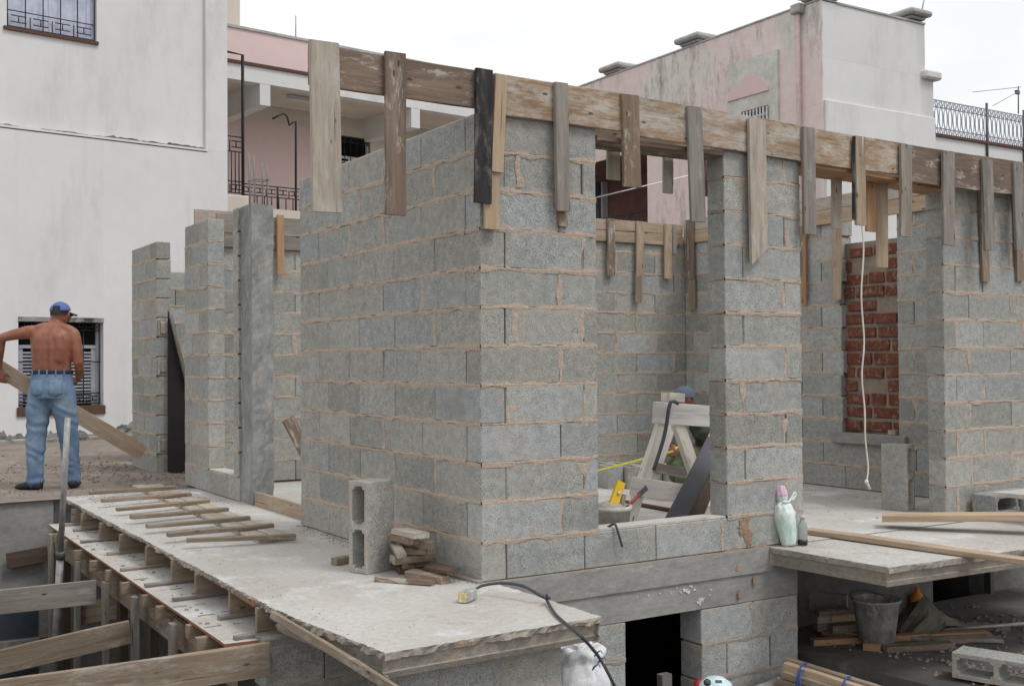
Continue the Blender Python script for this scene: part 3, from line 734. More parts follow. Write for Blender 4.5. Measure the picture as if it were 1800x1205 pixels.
# lower right: back wall, platform, dark door
lr_ = thing('lower_wall', (3.4, 1.3, -2.69), 'dark lower wall under the landing with a black door opening', 'wall')
d0 = px(1640, 1050, Y=0.66); d1 = px(1730, 1050, Y=0.66)
for nm, a, b, mt in (('wall_panel', (2.30, 0.66, -2.6), (d0.x, 0.80, -0.115), 'shaded_concrete'), ('wall_panel', (d1.x, 0.66, -2.6), (8.5, 0.80, -0.115), 'shaded_concrete'),
                     ('side_panel', (2.305, 0.19, -2.6), (2.45, 0.66, -0.115), 'shaded_concrete'), ('door_void', (d0.x-0.4, 1.25, -2.6), (d1.x+4, 1.3, -0.115), 'void_black'),
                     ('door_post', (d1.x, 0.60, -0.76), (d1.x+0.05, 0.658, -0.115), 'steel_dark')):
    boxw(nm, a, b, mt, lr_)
extruded('platform', [(2.66, -2.2), (9, -2.2), (9, 0.658), (2.46, 0.658)], -2.69, -0.75, 'shaded_platform_concrete').name = 'platform'
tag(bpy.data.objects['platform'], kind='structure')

# ================================================================== TIMBER FORMWORK ON THE WALL TOPS
def vboard(name, x0, x1, yt, yb, mat, parent, Y=None, X=None, t=0.022, lean=0.0, cut=None, bury=0.0):
    """a hanging batten sighted by its left/right/top/bottom, standing on plane X or Y"""
    k = dict(Y=Y) if Y is not None else dict(X=X)
    xm = (x0+x1)/2; a = px(xm+lean, yb, **k); b = px(xm-lean, yt, **k)
    ym = (yt+yb)/2; wv = px(x1, ym, **k)-px(x0, ym, **k); wv.z = 0
    if cut is not None: a, b = b, a
    return plank(name, a, b, wv, wv.length, t, mat, parent, 0.0022, cut)
beam = thing('formwork_beam', (1.7, -0.03, 2.4), 'long weathered plank beam with hanging battens along the top of the front wall', 'formwork')
FY = -0.022
def hboard(name, xa, ya, xb, yb, ha, mat, parent, Ya=FY, Yb=FY, t=0.025, drop=0.0):
    a = px(xa, ya, Y=Ya); b = px(xb, yb, Y=Yb); z = Vector((0, 0, 1))
    return plank(name, a-z*(ha/2+drop), b-z*(ha/2+drop), (0, 0, 1), ha, t, mat, parent, 0.003)
hboard('plank', 543, 78, 868, 129, 0.195, 'wood_brown', beam)
hboard('plank', 868.5, 129, 1098, 167, 0.215, 'wood_splash', beam)
hboard('plank', 1098.5, 167, 1416, 223, 0.225, 'wood_splash', beam)
hboard('plank', 1416.5, 223, 1590, 253, 0.225, 'wood_splash', beam, FY, 0.10)
hboard('plank', 1590.5, 253, 1860, 297, 0.262, 'wood_brown', beam, 0.10, 0.245)
# inner board and soffits
hboard('plank', 548, 86, 830, 131, 0.14, 'wood_brown', beam, 0.02, 0.02)
for (xa, xb, ya, yb, mt) in ((0.76, 1.71, 0.0, 0.0, 'wood_brown'), (2.366, 3.35, 0.0, 0.1, 'wood_orange'), (3.352, 4.12, 0.1, 0.22, 'wood_orange')):
    za = 2.395
    plank('soffit_plank', (xa, ya+0.10, za), (xb, yb+0.10, za), (0, 1, 0), 0.22, 0.028, mt, beam, 0.002)
plank('plank', (0.76, 0.216, 2.50), (4.05, 0.40, 2.50), (0, 0, 1), 0.21, 0.025, 'wood_formwork', beam)
BY = FY-0.026
for (x0, x1, yt, yb, mt, Y_, ln) in (
    (546, 597, 73, 373, 'wood_pale', BY, 3), (677, 713, 93, 378, 'wood_brown', BY, 1.5), (835, 864, 122, 357, 'wood_black', BY-0.006, 0),
    (866, 887, 132, 303, 'wood_fresh', BY, -3), (852, 878, 296, 403, 'wood_fresh', BY+0.012, 0), (976, 999, 146, 371, 'wood_grey', BY, 3),
    (1094, 1124, 167, 329, 'wood_brown', BY, 2), (1211, 1236, 188, 390, 'wood_grey', BY, 3),
    (1411, 1432, 224, 412, 'wood_grey', BY, 1), (1503, 1520, 240, 396, 'wood_fresh', BY+0.04, 1), (1582, 1601, 254, 416, 'wood_grey', BY+0.10, 0),
    (1656, 1676, 267, 431, 'wood_grey', BY+0.14, 0), (1727, 1745, 280, 440, 'wood_grey', BY+0.19, 3), (1782, 1799, 287, 440, 'wood_grey', BY+0.22, 3),
    (981, 997, 371, 398, 'wood_brown', 0.0+FY+0.012, 0)):
    vboard('batten', x0, x1, yt, yb, mt, beam, Y=Y_, lean=ln, t=0.024)
vboard('batten', 1317, 1346, 210, 466, 'wood_pale', beam, Y=BY, lean=3, cut=0.11, t=0.024)
vboard('batten', 1500, 1504, 240, 385, 'wood_black', beam, Y=BY+0.045)
for (x0, x1, yt, yb, mt) in ((1068, 1090, 250, 316, 'wood_pale'), (1166, 1182, 262, 340, 'wood_pale'), (1462, 1478, 312, 402, 'wood_pale'),
                             (1522, 1538, 322, 407, 'wood_orange'), (1541, 1559, 322, 470, 'wood_fresh'), (1238, 1246, 282, 345, 'wood_brown')):
    vboard('batten', x0, x1, yt, yb, mt, beam, Y=0.24, t=0.022)
for (x0, x1, yt, yb, Y_) in ((1723, 1735, 320, 495, T3Y-0.014), (1783, 1795, 330, 494, T3Y-0.014)):
    vboard('batten', x0, x1, yt, yb, 'wood_formwork', beam, Y=Y_, lean=3, t=0.024)

# room side wall and back wall formwork
rf = thing('formwork_beam', (RX-0.02, 2.4, 2.3), 'fresh yellow boards with battens along the top of the room side wall', 'formwork')
def yboard(x0, y0, x1, y1, h, mat, X_):
    a = px(x0, y0, X=X_); b = px(x1, y1, X=X_); z = Vector((0, 0, 1)); plank('plank', a-z*h/2, b-z*h/2, (0, 0, 1), h, 0.025, mat, rf)
ya = px(1190, 398, X=RX-0.02)
za, zb, zc = px(1407, 352, X=RX-0.02).z, px(1407, 376, X=RX-0.02).z, px(1407, 401, X=RX-0.02).z
plank('plank', (RX-0.02, 3.97, (za+zb)/2-0.003), (RX-0.02, 0.45, (za+zb)/2-0.003), (0, 0, 1), za-zb-0.008, 0.025, 'wood_pale', rf)
plank('plank', (RX-0.02, 3.97, (zc+zb)/2), (RX-0.02, 0.45, (zc+zb)/2), (0, 0, 1), zb-zc-0.006, 0.025, 'wood_fresh', rf)
for (x0, x1, yt, yb, mt) in ((1207, 1220, 386, 492, 'wood_brown'), (1211, 1221, 492, 545, 'wood_formwork'), (1407, 1413, 398, 486, 'wood_brown'), (1409, 1417, 400, 533, 'wood_orange'), (1463, 1479, 402, 480, 'wood_fresh'), (1466, 1479, 470, 527, 'wood_fresh')):
    vboard('batten', x0, x1, yt, yb, mt, rf, X=RX-0.045, t=0.022)
kf = thing('formwork_beam', (3.9, 3.98, 2.3), 'orange brown boards with battens along the back wall inside the window gap', 'formwork')
for (z0_, z1_) in ((2.353, 2.462), (2.466, 2.575)):
    plank('plank', (2.45, 3.98, (z0_+z1_)/2), (RX-0.05, 3.98, (z0_+z1_)/2), (0, 0, 1), z1_-z0_, 0.025, 'wood_fresh', kf)
for (x0, x1, yt, yb, mt) in ((1067, 1080, 384, 485, 'wood_brown'), (1118, 1131, 389, 487, 'wood_fresh'), (1117, 1128, 480, 531, 'wood_formwork'), (1168, 1181, 394, 490, 'wood_fresh'), (1181, 1188, 395, 446, 'wood_grey')):
    vboard('batten', x0, x1, yt, yb, mt, kf, Y=3.955, t=0.022)
gf = thing('formwork_beam', (1.0, 5.45, 2.3), 'grey boards with one orange batten above the left doorway', 'formwork')
for (y0_, y1_) in ((383, 415), (415.5, 439)):
    p0 = px(500, y0_, Y=5.445); p1 = px(500, y1_, Y=5.445); zc_ = (p0.z+p1.z)/2
    plank('plank', (0.31, 5.445, zc_), (2.4, 5.445, zc_), (0, 0, 1), p0.z-p1.z, 0.03, 'wood_grey', gf)
vboard('batten', 487, 499, 378, 483, 'wood_orange', gf, Y=5.40, t=0.03)
boxw('pink_plank', px(360, 372, Y=5.9)-Vector((0.1, 0, 0.13)), px(410, 372, Y=5.9)+Vector((0.2, 0.03, 0.0)), 'terrazzo', gf)

# ================================================================== LEFT PIT: SLAB FORMWORK
fw = thing('slab_formwork', (-1.2, 2.5, -0.2), 'timber deck, joists, ledger and posts propping the balcony slab over the pit', 'formwork')
SX = -1.10
deck_z = -0.168
e0 = px(85, 921, Z=deck_z); e1 = px(395, 1131, Z=deck_z)
pl = me_from('deck', [(e0.x, e0.y, 0), (e1.x, e1.y, 0), (-0.95, e1.y-0.03, 0), (-0.5, e1.y+0.05, 0), (-0.5, e0.y, 0)]+[(e0.x, e0.y, -0.014), (e1.x, e1.y, -0.014), (-0.95, e1.y-0.03, -0.014), (-0.5, e1.y+0.05, -0.014), (-0.5, e0.y, -0.014)],
     [(0, 1, 2, 3, 4)]+[(i, 5+i, 5+(i+1) % 5, (i+1) % 5) for i in range(5)]+[(9, 8, 7, 6, 5)])
pl.materials.append(MAT['slab_top']); pl.materials.append(MAT['plywood_edge'])
for i, p in enumerate(pl.polygons): p.material_index = 0 if i == 0 else 1
link('plywood_deck', pl, None, fw, Matrix.Translation((0, 0, deck_z)))
for xx in (128, 144, 175, 212, 255, 301, 343, 401, 454):
    yy = px(xx, {128: 885, 144: 895, 175: 915, 212: 938, 255: 963, 301: 990, 343: 1015, 401: 1045, 454: 1075}[xx], X=SX-0.02).y
    plank('joist', (SX-0.025+random.uniform(-0.01, 0.01), yy, -0.092), (-0.3, yy+random.uniform(-0.01, 0.01), -0.092), (0, 0, 1), 0.125, 0.028, 'wood_formwork', fw)
    plank('packing_strip', (SX-0.13+random.uniform(-0.05, 0.06), yy-0.02, deck_z+0.012), (-0.6, yy+0.03, deck_z+0.012), (0, 1, 0.1), 0.035, 0.018, 'wood_grey', fw)
plank('edge_board', px(452, 1062, Z=-0.03), px(122, 872, Z=-0.03), (1, 0, 0), 0.03, 0.016, 'plywood_edge', fw, 0.003)
plank('edge_batten', px(700, 1216, X=-1.10), px(480, 1079, X=-1.15), (0.2, 0, 1), 0.035, 0.025, 'wood_formwork', fw, 0.003)
xe = lambda y: e0.x+(e1.x-e0.x)*(y-e0.y)/(e1.y-e0.y)
for (xx, yy) in ((138, 968), (166, 987), (190, 1004), (223, 1023), (255, 1045), (284, 1065), (333, 1093), (362, 1118), (95, 932), (112, 946)):
    p = px(xx, yy, X=-1.31)
    plank('joist', (xe(p.y)-0.03+random.uniform(-0.03, 0.01), p.y, deck_z-0.052), (-0.9, p.y, deck_z-0.052), (0, 0, 1), 0.07, 0.045, 'wood_formwork', fw)
lz = deck_z-0.135
plank('ledger', (xe(e1.y)+0.06, e1.y+0.05, lz-0.02), (xe(e0.y)+0.06, e0.y-0.03, lz-0.02), (0, 0, 1), 0.15, 0.03, 'wood_formwork', fw, 0.003)
for (xx, yt) in ((90, 938), (135, 985), (186, 1022), (236, 1048), (305, 1095), (355, 1130)):
    p = px(xx, yt, X=-1.325)
    plank('post', (-1.325, p.y, -2.6), (-1.325, p.y, p.z), (0, 1, 0), 0.07, 0.035, 'wood_grey', fw, 0.003)
for (xx, yt) in ((112, 960), (210, 1045), (262, 1075), (330, 1130)):
    p = px(xx, yt, X=-1.22)
    plank('post', (-1.2, p.y, -2.6), (-1.2, p.y, deck_z-0.12), (0, 1, 0), 0.10, 0.05, 'wood_dark', fw, 0.003)
plank('block_board', px(140, 1077, X=-1.29)+Vector((-0.02, 0.0, 0)), px(180, 1068, X=-1.29)+Vector((0.5, 0, 0)), (0, 0, 1), 0.16, 0.03, 'wood_formwork', fw)
plank('brace', px(100, 1145, X=-1.0), px(140, 1205, X=-1.0), (0, 0, 1), 0.06, 0.03, 'wood_grey', fw)
# debris on the deck
deb = []
for k in range(140):
    y = random.uniform(e1.y+0.05, e0.y-0.1); x = random.uniform(xe(y)+0.02, SX+0.25); s = random.uniform(0.003, 0.011)
    if random.random() < 0.3: deb.append(((x-s*4, y-s*0.4, deck_z), (x+s*4, y+s*0.4, deck_z+s*0.5)))
    else: deb.append(((x-s, y-s, deck_z), (x+s, y+s*random.uniform(0.5, 1.4), deck_z+s)))
tag(link('debris', boxes_mesh(deb), 'slab_edge', fw), kind='stuff')

# planks spanning the pit
def pitplank(xa, ya, xb, yb, Y_, h, mat, label, tilt=0.0, ext=1.6):
    a = px(xa, ya, Y=Y_); b = px(xb, yb, Y=Y_+tilt); d = (b-a).normalized(); z = Vector((0, 0, 1))
    a2 = a-d*ext
    o = plank('plank', a2-z*h/2, b-z*h/2, (0, 0, 1), h, 0.035, mat, None, 0.004)
    return tag(o, label, 'plank', 'planks spanning the pit')
yP1 = px(165, 1020, X=-1.36).y; yP2 = px(226, 1092, X=-1.36).y
pitplank(0, 1037, 168, 1019, yP1, 0.155, 'wood_grey', 'grey plank highest and farthest of three spanning the pit')
pitplank(0, 1142, 228, 1090, yP2, 0.135, 'wood_formwork', 'dark brown sloping plank in the middle of three spanning the pit')
pitplank(0, 1195, 472, 1126, 0.035, 0.155, 'wood_formwork', 'long pale brown plank nearest the bottom left corner, across the pit')
dk = px(25, 985, Y=5.27)
tag(plank('plank', px(12, 985, Y=5.27), px(84, 972, Y=5.27), (0, 0, 1), 0.13, 0.03, 'wood_dark'), 'short dark board fixed on the retaining wall beside the deck', 'plank')
# steel prop
pp = thing('steel_prop', px(100, 1110, X=-1.42), 'upright steel tube standing in the pit before the man', 'pole')
p0, p1 = px(119, 735, X=-1.42), px(98, 1120, X=-1.42); dd = (p0-p1).normalized()
tube('outer_tube', [p1-dd*1.2, p1, px(106, 975, X=-1.42)], 0.026, 'steel_pipe', pp, 12)
tube('inner_tube', [px(106, 975, X=-1.42), p0], 0.021, 'steel_pipe', pp, 12)
lathe('collar', [(0.026, -0.03), (0.034, -0.025), (0.034, 0.025), (0.026, 0.03)], 'steel_dark', pp, px(106, 975, X=-1.42), 12, axis=dd)
# lower rooms seen in the pit
pw = thing('pit_window', (-2.2, 5.25, -1.5), 'grey framed window low in the shaded pit wall', 'window')
q0 = px(0, 1065, Y=5.25); q1 = px(90, 1130, Y=5.25)
boxw('pane', (q0.x-1.5, 5.26, q1.z-0.6), (q1.x-0.1, 5.28, q0.z), 'glass_dark', pw)
boxw('frame', (q0.x-1.5, 5.20, q1.z-0.02), (q1.x, 5.262, q1.z+0.07), 'steel_pipe', pw)
boxw('frame', (q1.x-0.1, 5.20, q1.z-0.7), (q1.x, 5.261, q0.z), 'steel_pipe', pw)

# ================================================================== HOUSES BEHIND
class Facade:
    """flat local frame on a house front: u along it, z up, w out of it"""
    def __init__(s, p0, ang):
        s.p = Vector((p0[0], p0[1], 0)); s.d = Vector((math.cos(ang), math.sin(ang), 0)); s.n = Vector((s.d.y, -s.d.x, 0))
    def uz(s, x, y, w=0.0):
        q = px(x, y, pl=(s.p+s.n*w, s.n)); return (q-s.p).dot(s.d), q.z
    def pt(s, u, z, w=0.0): return s.p+s.d*u+s.n*w+Vector((0, 0, z))
    def box(s, name, u0, u1, z0, z1, w0, w1, mat, parent, bevel=0):
        c = s.pt((u0+u1)/2, (z0+z1)/2, (w0+w1)/2); h = (abs(u1-u0)/2, abs(w1-w0)/2, abs(z1-z0)/2)
        bm = bmesh.new(); bmesh.ops.create_cube(bm, size=2)
        for v in bm.verts: v.co = Vector((v.co.x*h[0], v.co.y*h[1], v.co.z*h[2]))
        if bevel: bmesh.ops.bevel(bm, geom=bm.edges[:], offset=bevel, segments=1, affect='EDGES')
        m = Matrix((s.d, -s.n, Vector((0, 0, 1)))).transposed().to_4x4(); m.translation = c
        return link(name, bm_mesh(bm, name), mat, parent, m)
def key_band(F, u0, u1, z0, z1, w, unit):
    """meander ornament as bars"""
    L_ = []; h = z1-z0; n = max(1, int(round((u1-u0)/unit))); du = (u1-u0)/n
    L_ += [[F.pt(u0, z0, w), F.pt(u1, z0, w)], [F.pt(u0, z1, w), F.pt(u1, z1, w)]]
    for i in range(n):
        a = u0+i*du; m1, m2 = z0+h*0.3, z0+h*0.7
        L_ += [[F.pt(a+du*0.5, m1, w), F.pt(a+du*0.5, m2, w)], [F.pt(a+du*0.15, m2, w), F.pt(a+du*0.85, m2, w)], [F.pt(a+du*0.15, m1, w), F.pt(a+du*0.85, m1, w)],
               [F.pt(a+du*0.02, z0, w), F.pt(a+du*0.02, z1-h*0.25, w)]]
    return L_
wh = thing('white_house', (1.0, 13.2, 0), 'tall white plastered house with two barred windows on the left', 'house')
W = Facade((1.02, 13.2), math.radians(7.2))
ur, zl = W.uz(400, 266); up_, zl2 = W.uz(359, 262, -0.07); ul = -14.0; zl = W.uz(359, 262)[1]
a0, b0 = W.uz(32, 556); a1, b1 = W.uz(182, 727); ZT = 9.5
# lower wall round its window
lwz = (b0, b1)
W.box('wall', ul, a0, -0.3, zl, -0.35, 0, 'white_plaster', wh); W.box('wall', a1, ur, -0.3, zl, -0.35, 0, 'white_plaster', wh)
W.box('wall', a0, a1, b0, zl, -0.35, 0, 'white_plaster', wh); W.box('wall', a0, a1, -0.3, b1, -0.35, 0, 'white_plaster', wh)
W.box('pilaster', up_, ur, zl, ZT, -0.35, 0, 'white_plaster', wh)
c0, e_ = W.uz(12, 40, -0.07); c1, e2 = W.uz(170, 74, -0.07); e_ = e2
W.box('wall', ul, c0, zl, ZT, -0.35, -0.07, 'white_plaster', wh); W.box('wall', c1, up_, zl, ZT, -0.35, -0.07, 'white_plaster', wh)
W.box('wall', c0, c1, zl, e_, -0.35, -0.07, 'white_plaster', wh); W.box('wall', c0, c1, e_+1.5, ZT, -0.35, -0.07, 'white_plaster', wh)
W.box('side_wall', ur-0.35, ur-0.001, -0.3, ZT, -9, -0.351, 'white_plaster', wh)
# mould and painted shadow along the set-back ledge, mould at the wall foot
def ragged(F, name, u0, u1, z0, zamp, w, mat, parent, seed, n=90, base=0.0):
    V, Fc = [], []
    for i in range(n+1):
        u = u0+(u1-u0)*i/n; h = base+zamp*max(0.0, 0.35+noise.noise((u*1.3+seed, seed, 0))+0.5*noise.noise((u*6+seed, seed, 2))+0.5*noise.noise((u*21+seed, seed, 4)))
        V += [F.pt(u, z0, w), F.pt(u, z0+h, w*1.0-0.0), F.pt(u, z0, w-0.02)]
    for i in range(n): Fc += [(i*3, i*3+3, i*3+4, i*3+1), (i*3+1, i*3+4, i*3+5, i*3+2)]
    return link(name, me_from(name, V, Fc), mat, parent)
ragged(W, 'mould_shadow_line', ul*0.5, up_-0.01, zl-0.004, 0.05, -0.064, 'mould_shadow_dark', wh, 3.0, 160, 0.012)
W.box('ledge', ul, up_+0.02, zl-0.035, zl-0.003, 0.0005, 0.012, 'white_plaster', wh)
W.box('ledge_painted_shadow', ul, up_+0.01, zl-0.05, zl-0.036, 0.0005, 0.004, 'mould_shadow_dark', wh)  # dark strip painted as the shadow under the ledge
ragged(W, 'mould_foot', ul*0.5, ur-0.01, -0.1, 0.16, 0.006, 'mouldy_plaster', wh, 8.0, 420, 0.18)
W.box('plinth', ul, ur, -0.3, 0.06, 0.01, 0.14, 'mouldy_plaster', wh, 0.02)
def barred(F, name, u0, u1, z0, z1, w, parent, dark_top, key_h, base_key=True, shutter='shutter_white', louvre=True):
    win = F.box(name, u0, u1, z0, z1, w-0.16, w-0.14, 'void_black', parent)
    F.box('frame', u0, u0+0.05, z0, z1, w-0.139, w-0.07, shutter, win); F.box('frame', u1-0.05, u1, z0, z1, w-0.139, w-0.07, shutter, win)
    um = (u0+u1)/2; zt = z1-dark_top
    F.box('frame', um-0.03, um+0.03, z0, zt, w-0.139, w-0.09, shutter, win); F.box('frame', u0+0.05, u1-0.05, zt-0.05, zt, w-0.139, w-0.085, shutter, win)
    for (sa, sb) in ((u0+0.05, um-0.03), (um+0.03, u1-0.05)):
        F.box('stile', sa, sa+0.07, z0, zt-0.05, w-0.138, w-0.10, shutter, win); F.box('stile', sb-0.07, sb, z0, zt-0.05, w-0.138, w-0.10, shutter, win)
        if not louvre: F.box('panel', sa+0.07, sb-0.07, z0, zt-0.05, w-0.137, w-0.115, shutter, win)
        n = int((zt-0.1-z0)/0.05) if louvre else 0
        for k in range(n):
            zz = z0+0.02+k*(zt-0.1-z0)/n; F.box('slat', sa+0.07, sb-0.07, zz, zz+0.028, w-0.135, w-0.105, shutter, win)
    bars = []; nb = 5
    for k in range(nb+1):
        uu = u0+0.02+(u1-u0-0.04)*k/nb; bars.append([F.pt(uu, z0+0.02, w-0.03), F.pt(uu, z1-0.02, w-0.03)])
    if base_key: bars += key_band(F, u0+0.02, u1-0.02, z0+0.03, z0+0.03+key_h, w-0.03, key_h*1.2)
    bars += key_band(F, u0+0.02, u1-0.02, z1-0.03-key_h, z1-0.03, w-0.03, key_h*1.2)
    bars.append([F.pt(u0, (z0+z1)*0.5, w-0.03), F.pt(u1, (z0+z1)*0.5, w-0.03)])
    tubes('grille', bars, 0.009, 'iron_black', win, 5, F.pt(u0, z0, w))
    return win
sill_z = W.uz(100, 714)[1]
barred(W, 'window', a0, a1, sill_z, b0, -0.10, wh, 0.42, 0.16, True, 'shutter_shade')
W.box('window_sill', a0-0.02, a1+0.02, b1+0.001, sill_z, -0.3, 0.03, 'iron_rust', wh)
W.box('window_head', a0, a1, b0-0.07, b0-0.001, -0.13, 0.012, 'mouldy_plaster', wh)
barred(W, 'window', c0, c1, e_, e_+1.5, -0.09, wh, 0.0, 0.24, True, 'shutter_blue', False)
W.box('window_sill', c0-0.05, c1+0.02, e_-0.05, e_-0.001, -0.2, -0.03, 'iron_rust', wh)

# ---- middle pink house with long balcony
P0 = px(402, 300, D=21.5)
ph = thing('pink_house', (P0.x, P0.y, 0), 'pale pink house with long balcony and white eaves behind the plank beam', 'house')
G = Facade((P0.x, P0.y), math.radians(6.3))
zp = G.uz(402, 47)[1]; ze = G.uz(402, 109)[1]; zf = G.uz(402, 139)[1]; u_l = -3.0; u_r = G.uz(905, 300)[0]
zfl = G.uz(415, 362)[1]; bd = -1.9
G.box('parapet', u_l, u_r, ze, zp, -0.25, 0, 'pink_plaster', ph); G.box('roof_edge', u_l, u_r, ze-0.02, ze+0.04, 0.0, 0.10, 'iron_rust', ph)
G.box('coping', u_l, u_r, zp, zp+0.05, -0.28, 0.03, 'roof_grey', ph)
G.box('eaves_fascia', u_l, u_r, zf, ze-0.021, -0.2, 0.06, 'white_plaster', ph)
G.box('balcony_ceiling', u_l, u_r, zf+0.10, zf+0.2, bd, -0.201, 'cream_plaster', ph)
zpk = G.uz(402, 206, bd)[1]
uw0, wz1 = G.uz(590, 236, bd); uw1, _ = G.uz(651, 243, bd); wz0 = wz1-1.35
uc = G.uz(596, 300, bd)[0]
G.box('wall_cream', u_l, u_r, zpk, zf+0.099, bd-0.25, bd, 'cream_plaster', ph); G.box('wall_pink', u_l, uc-0.02, zfl-3, zpk, bd-0.25, bd, 'pink_plaster', ph)
G.box('wall_cream', uw1, uw1+0.7, zfl-3, zpk, bd-0.25, bd+0.002, 'cream_plaster', ph); G.box('wall_pink', uw1+0.7, u_r, zfl-3, zpk, bd-0.25, bd, 'pink_plaster', ph)
G.box('wall_cream', uc-0.02, uw1, wz1, zpk-0.001, bd-0.25, bd+0.002, 'cream_plaster', ph); G.box('wall_cream', uc-0.02, uw1, zfl-3, wz0, bd-0.25, bd+0.002, 'cream_plaster', ph)
barred(G, 'window', uc-0.02, uw1, wz0, wz1, bd, ph, 0.45, 0.12, False)
for xx in (464, 728):
    uu = G.uz(xx, 180)[0]; G.box('bracket_beam', uu-0.11, uu+0.11, zf-0.42, zf+0.1, bd, 0.055, 'white_plaster', ph)
G.box('balcony_floor', u_l, u_r, zfl-0.18, zfl, bd, 0.05, 'cream_plaster', ph)
G.box('lower_front', u_l, u_r, zfl-3.2, zfl-0.181, -0.2, 0.0, 'cream_plaster', ph)
lu, lz_ = G.uz(533, 176, -0.8); G.box('ceiling_lamp', lu-0.35, lu+0.35, lz_-0.02, lz_+0.06, -0.9, -0.75, 'shutter_white', ph)
zr = G.uz(470, 327)[1]; zr2 = zr-0.21
ua, ub = G.uz(426, 320)[0], G.uz(640, 330)[0]
bars = key_band(G, ua, ub, zr2, zr, 0.0, 0.24); k = ua
while k < ub: bars.append([G.pt(k, zfl, 0), G.pt(k, zr2, 0)]); k += 0.155
tubes('railing', bars, 0.012, 'iron_black', ph, 5, G.pt(ua, zfl, 0))
for xx in (488, 520): tubes('railing_post', [[G.pt(G.uz(xx, 350)[0], zfl, 0), G.pt(G.uz(xx, 350)[0], zr, 0)]], 0.022, 'iron_black', ph, 6, G.pt(G.uz(xx, 350)[0], zfl, 0))
tube('bent_rod', [px(x, y, pl=(G.p, G.n)) for x, y in ((479, 209), (490, 203), (498, 200), (504, 204), (507, 213), (508, 220), (514, 216), (520, 213), (520, 260), (520, 380))], 0.022, 'iron_black', ph, 6)
G.box('roof_tank', G.uz(380, 20)[0], G.uz(427, 20)[0], zp, zp+3, -1.2, -0.1, 'cream_plaster', ph, 0.03)
tube('antenna_rod', [px(520, 68, pl=(G.p, G.n)), px(520, 28, pl=(G.p, G.n))], 0.012, 'steel_pipe', ph, 5)
# stair landing railing at the left end
sr = thing('stair_railing', px(415, 345, D=19.5), 'black iron stair railing and tall frame beside the white house edge', 'railing')
S = Facade(px(402, 300, D=19.5), math.radians(6.3))
su0, su1 = S.uz(380, 300)[0], S.uz(427, 300)[0]; z_a, z_b, z_c = S.uz(426, 242)[1], S.uz(426, 268)[1], S.uz(426, 340)[1]
bars = key_band(S, su0, su1, z_b, z_a, 0, 0.2)+key_band(S, su0, su1, z_c, z_c+0.2, 0, 0.2)+[[S.pt(su0+(su1-su0)*k/7, z_c, 0), S.pt(su0+(su1-su0)*k/7, z_b, 0)] for k in range(8)]
tubes('lattice', bars, 0.012, 'iron_black', sr, 5, S.pt(su0, z_c, 0))
ztp = S.uz(427, 97)[1]
tube('tall_frame', [S.pt(su0, ztp+0.02, 0), S.pt(su1, ztp, 0), S.pt(su1, z_c-0.1, 0)], 0.028, 'iron_black', sr, 6)
S.box('landing', su0, su1+0.1, z_c-0.45, z_c-0.05, -0.5, 0.1, 'cream_plaster', sr, 0.02)

# ---- right weathered pink and white house
Pc = px(1447, 240, D=17.0)
rh = thing('pink_house', (Pc.x, Pc.y, 0), 'tall house with mouldy pink side, blind arch and white front on the right', 'house')
zt = px(1447, -2, X=Pc.x).z
ycorner = Pc.y; yend = px(880, 200, X=Pc.x).y
yl = px(1138, 320, X=Pc.x).y; zlog = px(1135, 262, X=Pc.x).z; yl2 = px(985, 320, X=Pc.x).y
XC = Pc.x
boxw('side_wall', (XC, ycorner, zlog), (XC+0.02, yend, zt), 'pink_weathered', rh)
boxw('side_wall', (XC, ycorner, -2.6), (XC+0.02, yl, zlog-0.002), 'pink_weathered', rh)
boxw('loggia_wall', (XC+1.7, yl+0.001, -2.6), (XC+1.8, yend, zlog), 'maroon_wall', rh); boxw('loggia_side', (XC+0.021, yl-0.1, -2.6), (XC+1.8, yl, zlog-0.001), 'maroon_wall', rh)
boxw('loggia_ceiling', (XC+0.021, yl+0.002, zlog), (XC+1.7, yend, zlog+0.1), 'maroon_wall', rh)  # ceiling takes the dark wall colour in place of its shade
zrl = px(1135, 369, X=XC).z
boxw('loggia_floor', (XC+0.01, yl+0.002, zrl-1.1), (XC+1.7, yend, zrl-1.0), 'cream_plaster', rh)
bars = [[(XC+0.05, yl+0.02, zrl), (XC+0.05, yend, zrl)], [(XC+0.05, yl+0.02, zrl-0.9), (XC+0.05, yend, zrl-0.9)]]
y = yl+0.02
while y < yend: bars += [[(XC+0.05, y, zrl), (XC+0.05, y+0.9, zrl-0.9)], [(XC+0.05, y+0.9, zrl), (XC+0.05, y, zrl-0.9)]]; y += 0.14
tubes('loggia_railing', bars, 0.012, 'iron_black', rh, 4, (XC+0.05, yl, zrl))
lwin = px(1065, 330, X=XC+1.68)
wn_ = boxw('loggia_window', (XC+1.60, lwin.y, lwin.z-1.2), (XC+1.69, lwin.y+1.3, lwin.z+0.45), 'glass_dark', rh)
boxw('frame', (XC+1.55, lwin.y-0.05, lwin.z-1.2), (XC+1.695, lwin.y, lwin.z+0.5), 'shutter_white', wn_)
tubes('grille', [[(XC+1.5, lwin.y+0.2*k, lwin.z-1.2), (XC+1.5, lwin.y+0.2*k, lwin.z+0.45)] for k in range(7)]+[[(XC+1.5, lwin.y, lwin.z-1+0.3*k), (XC+1.5, lwin.y+1.3, lwin.z-1+0.3*k)] for k in range(5)], 0.012, 'iron_black', wn_, 4, (XC+1.5, lwin.y, lwin.z))
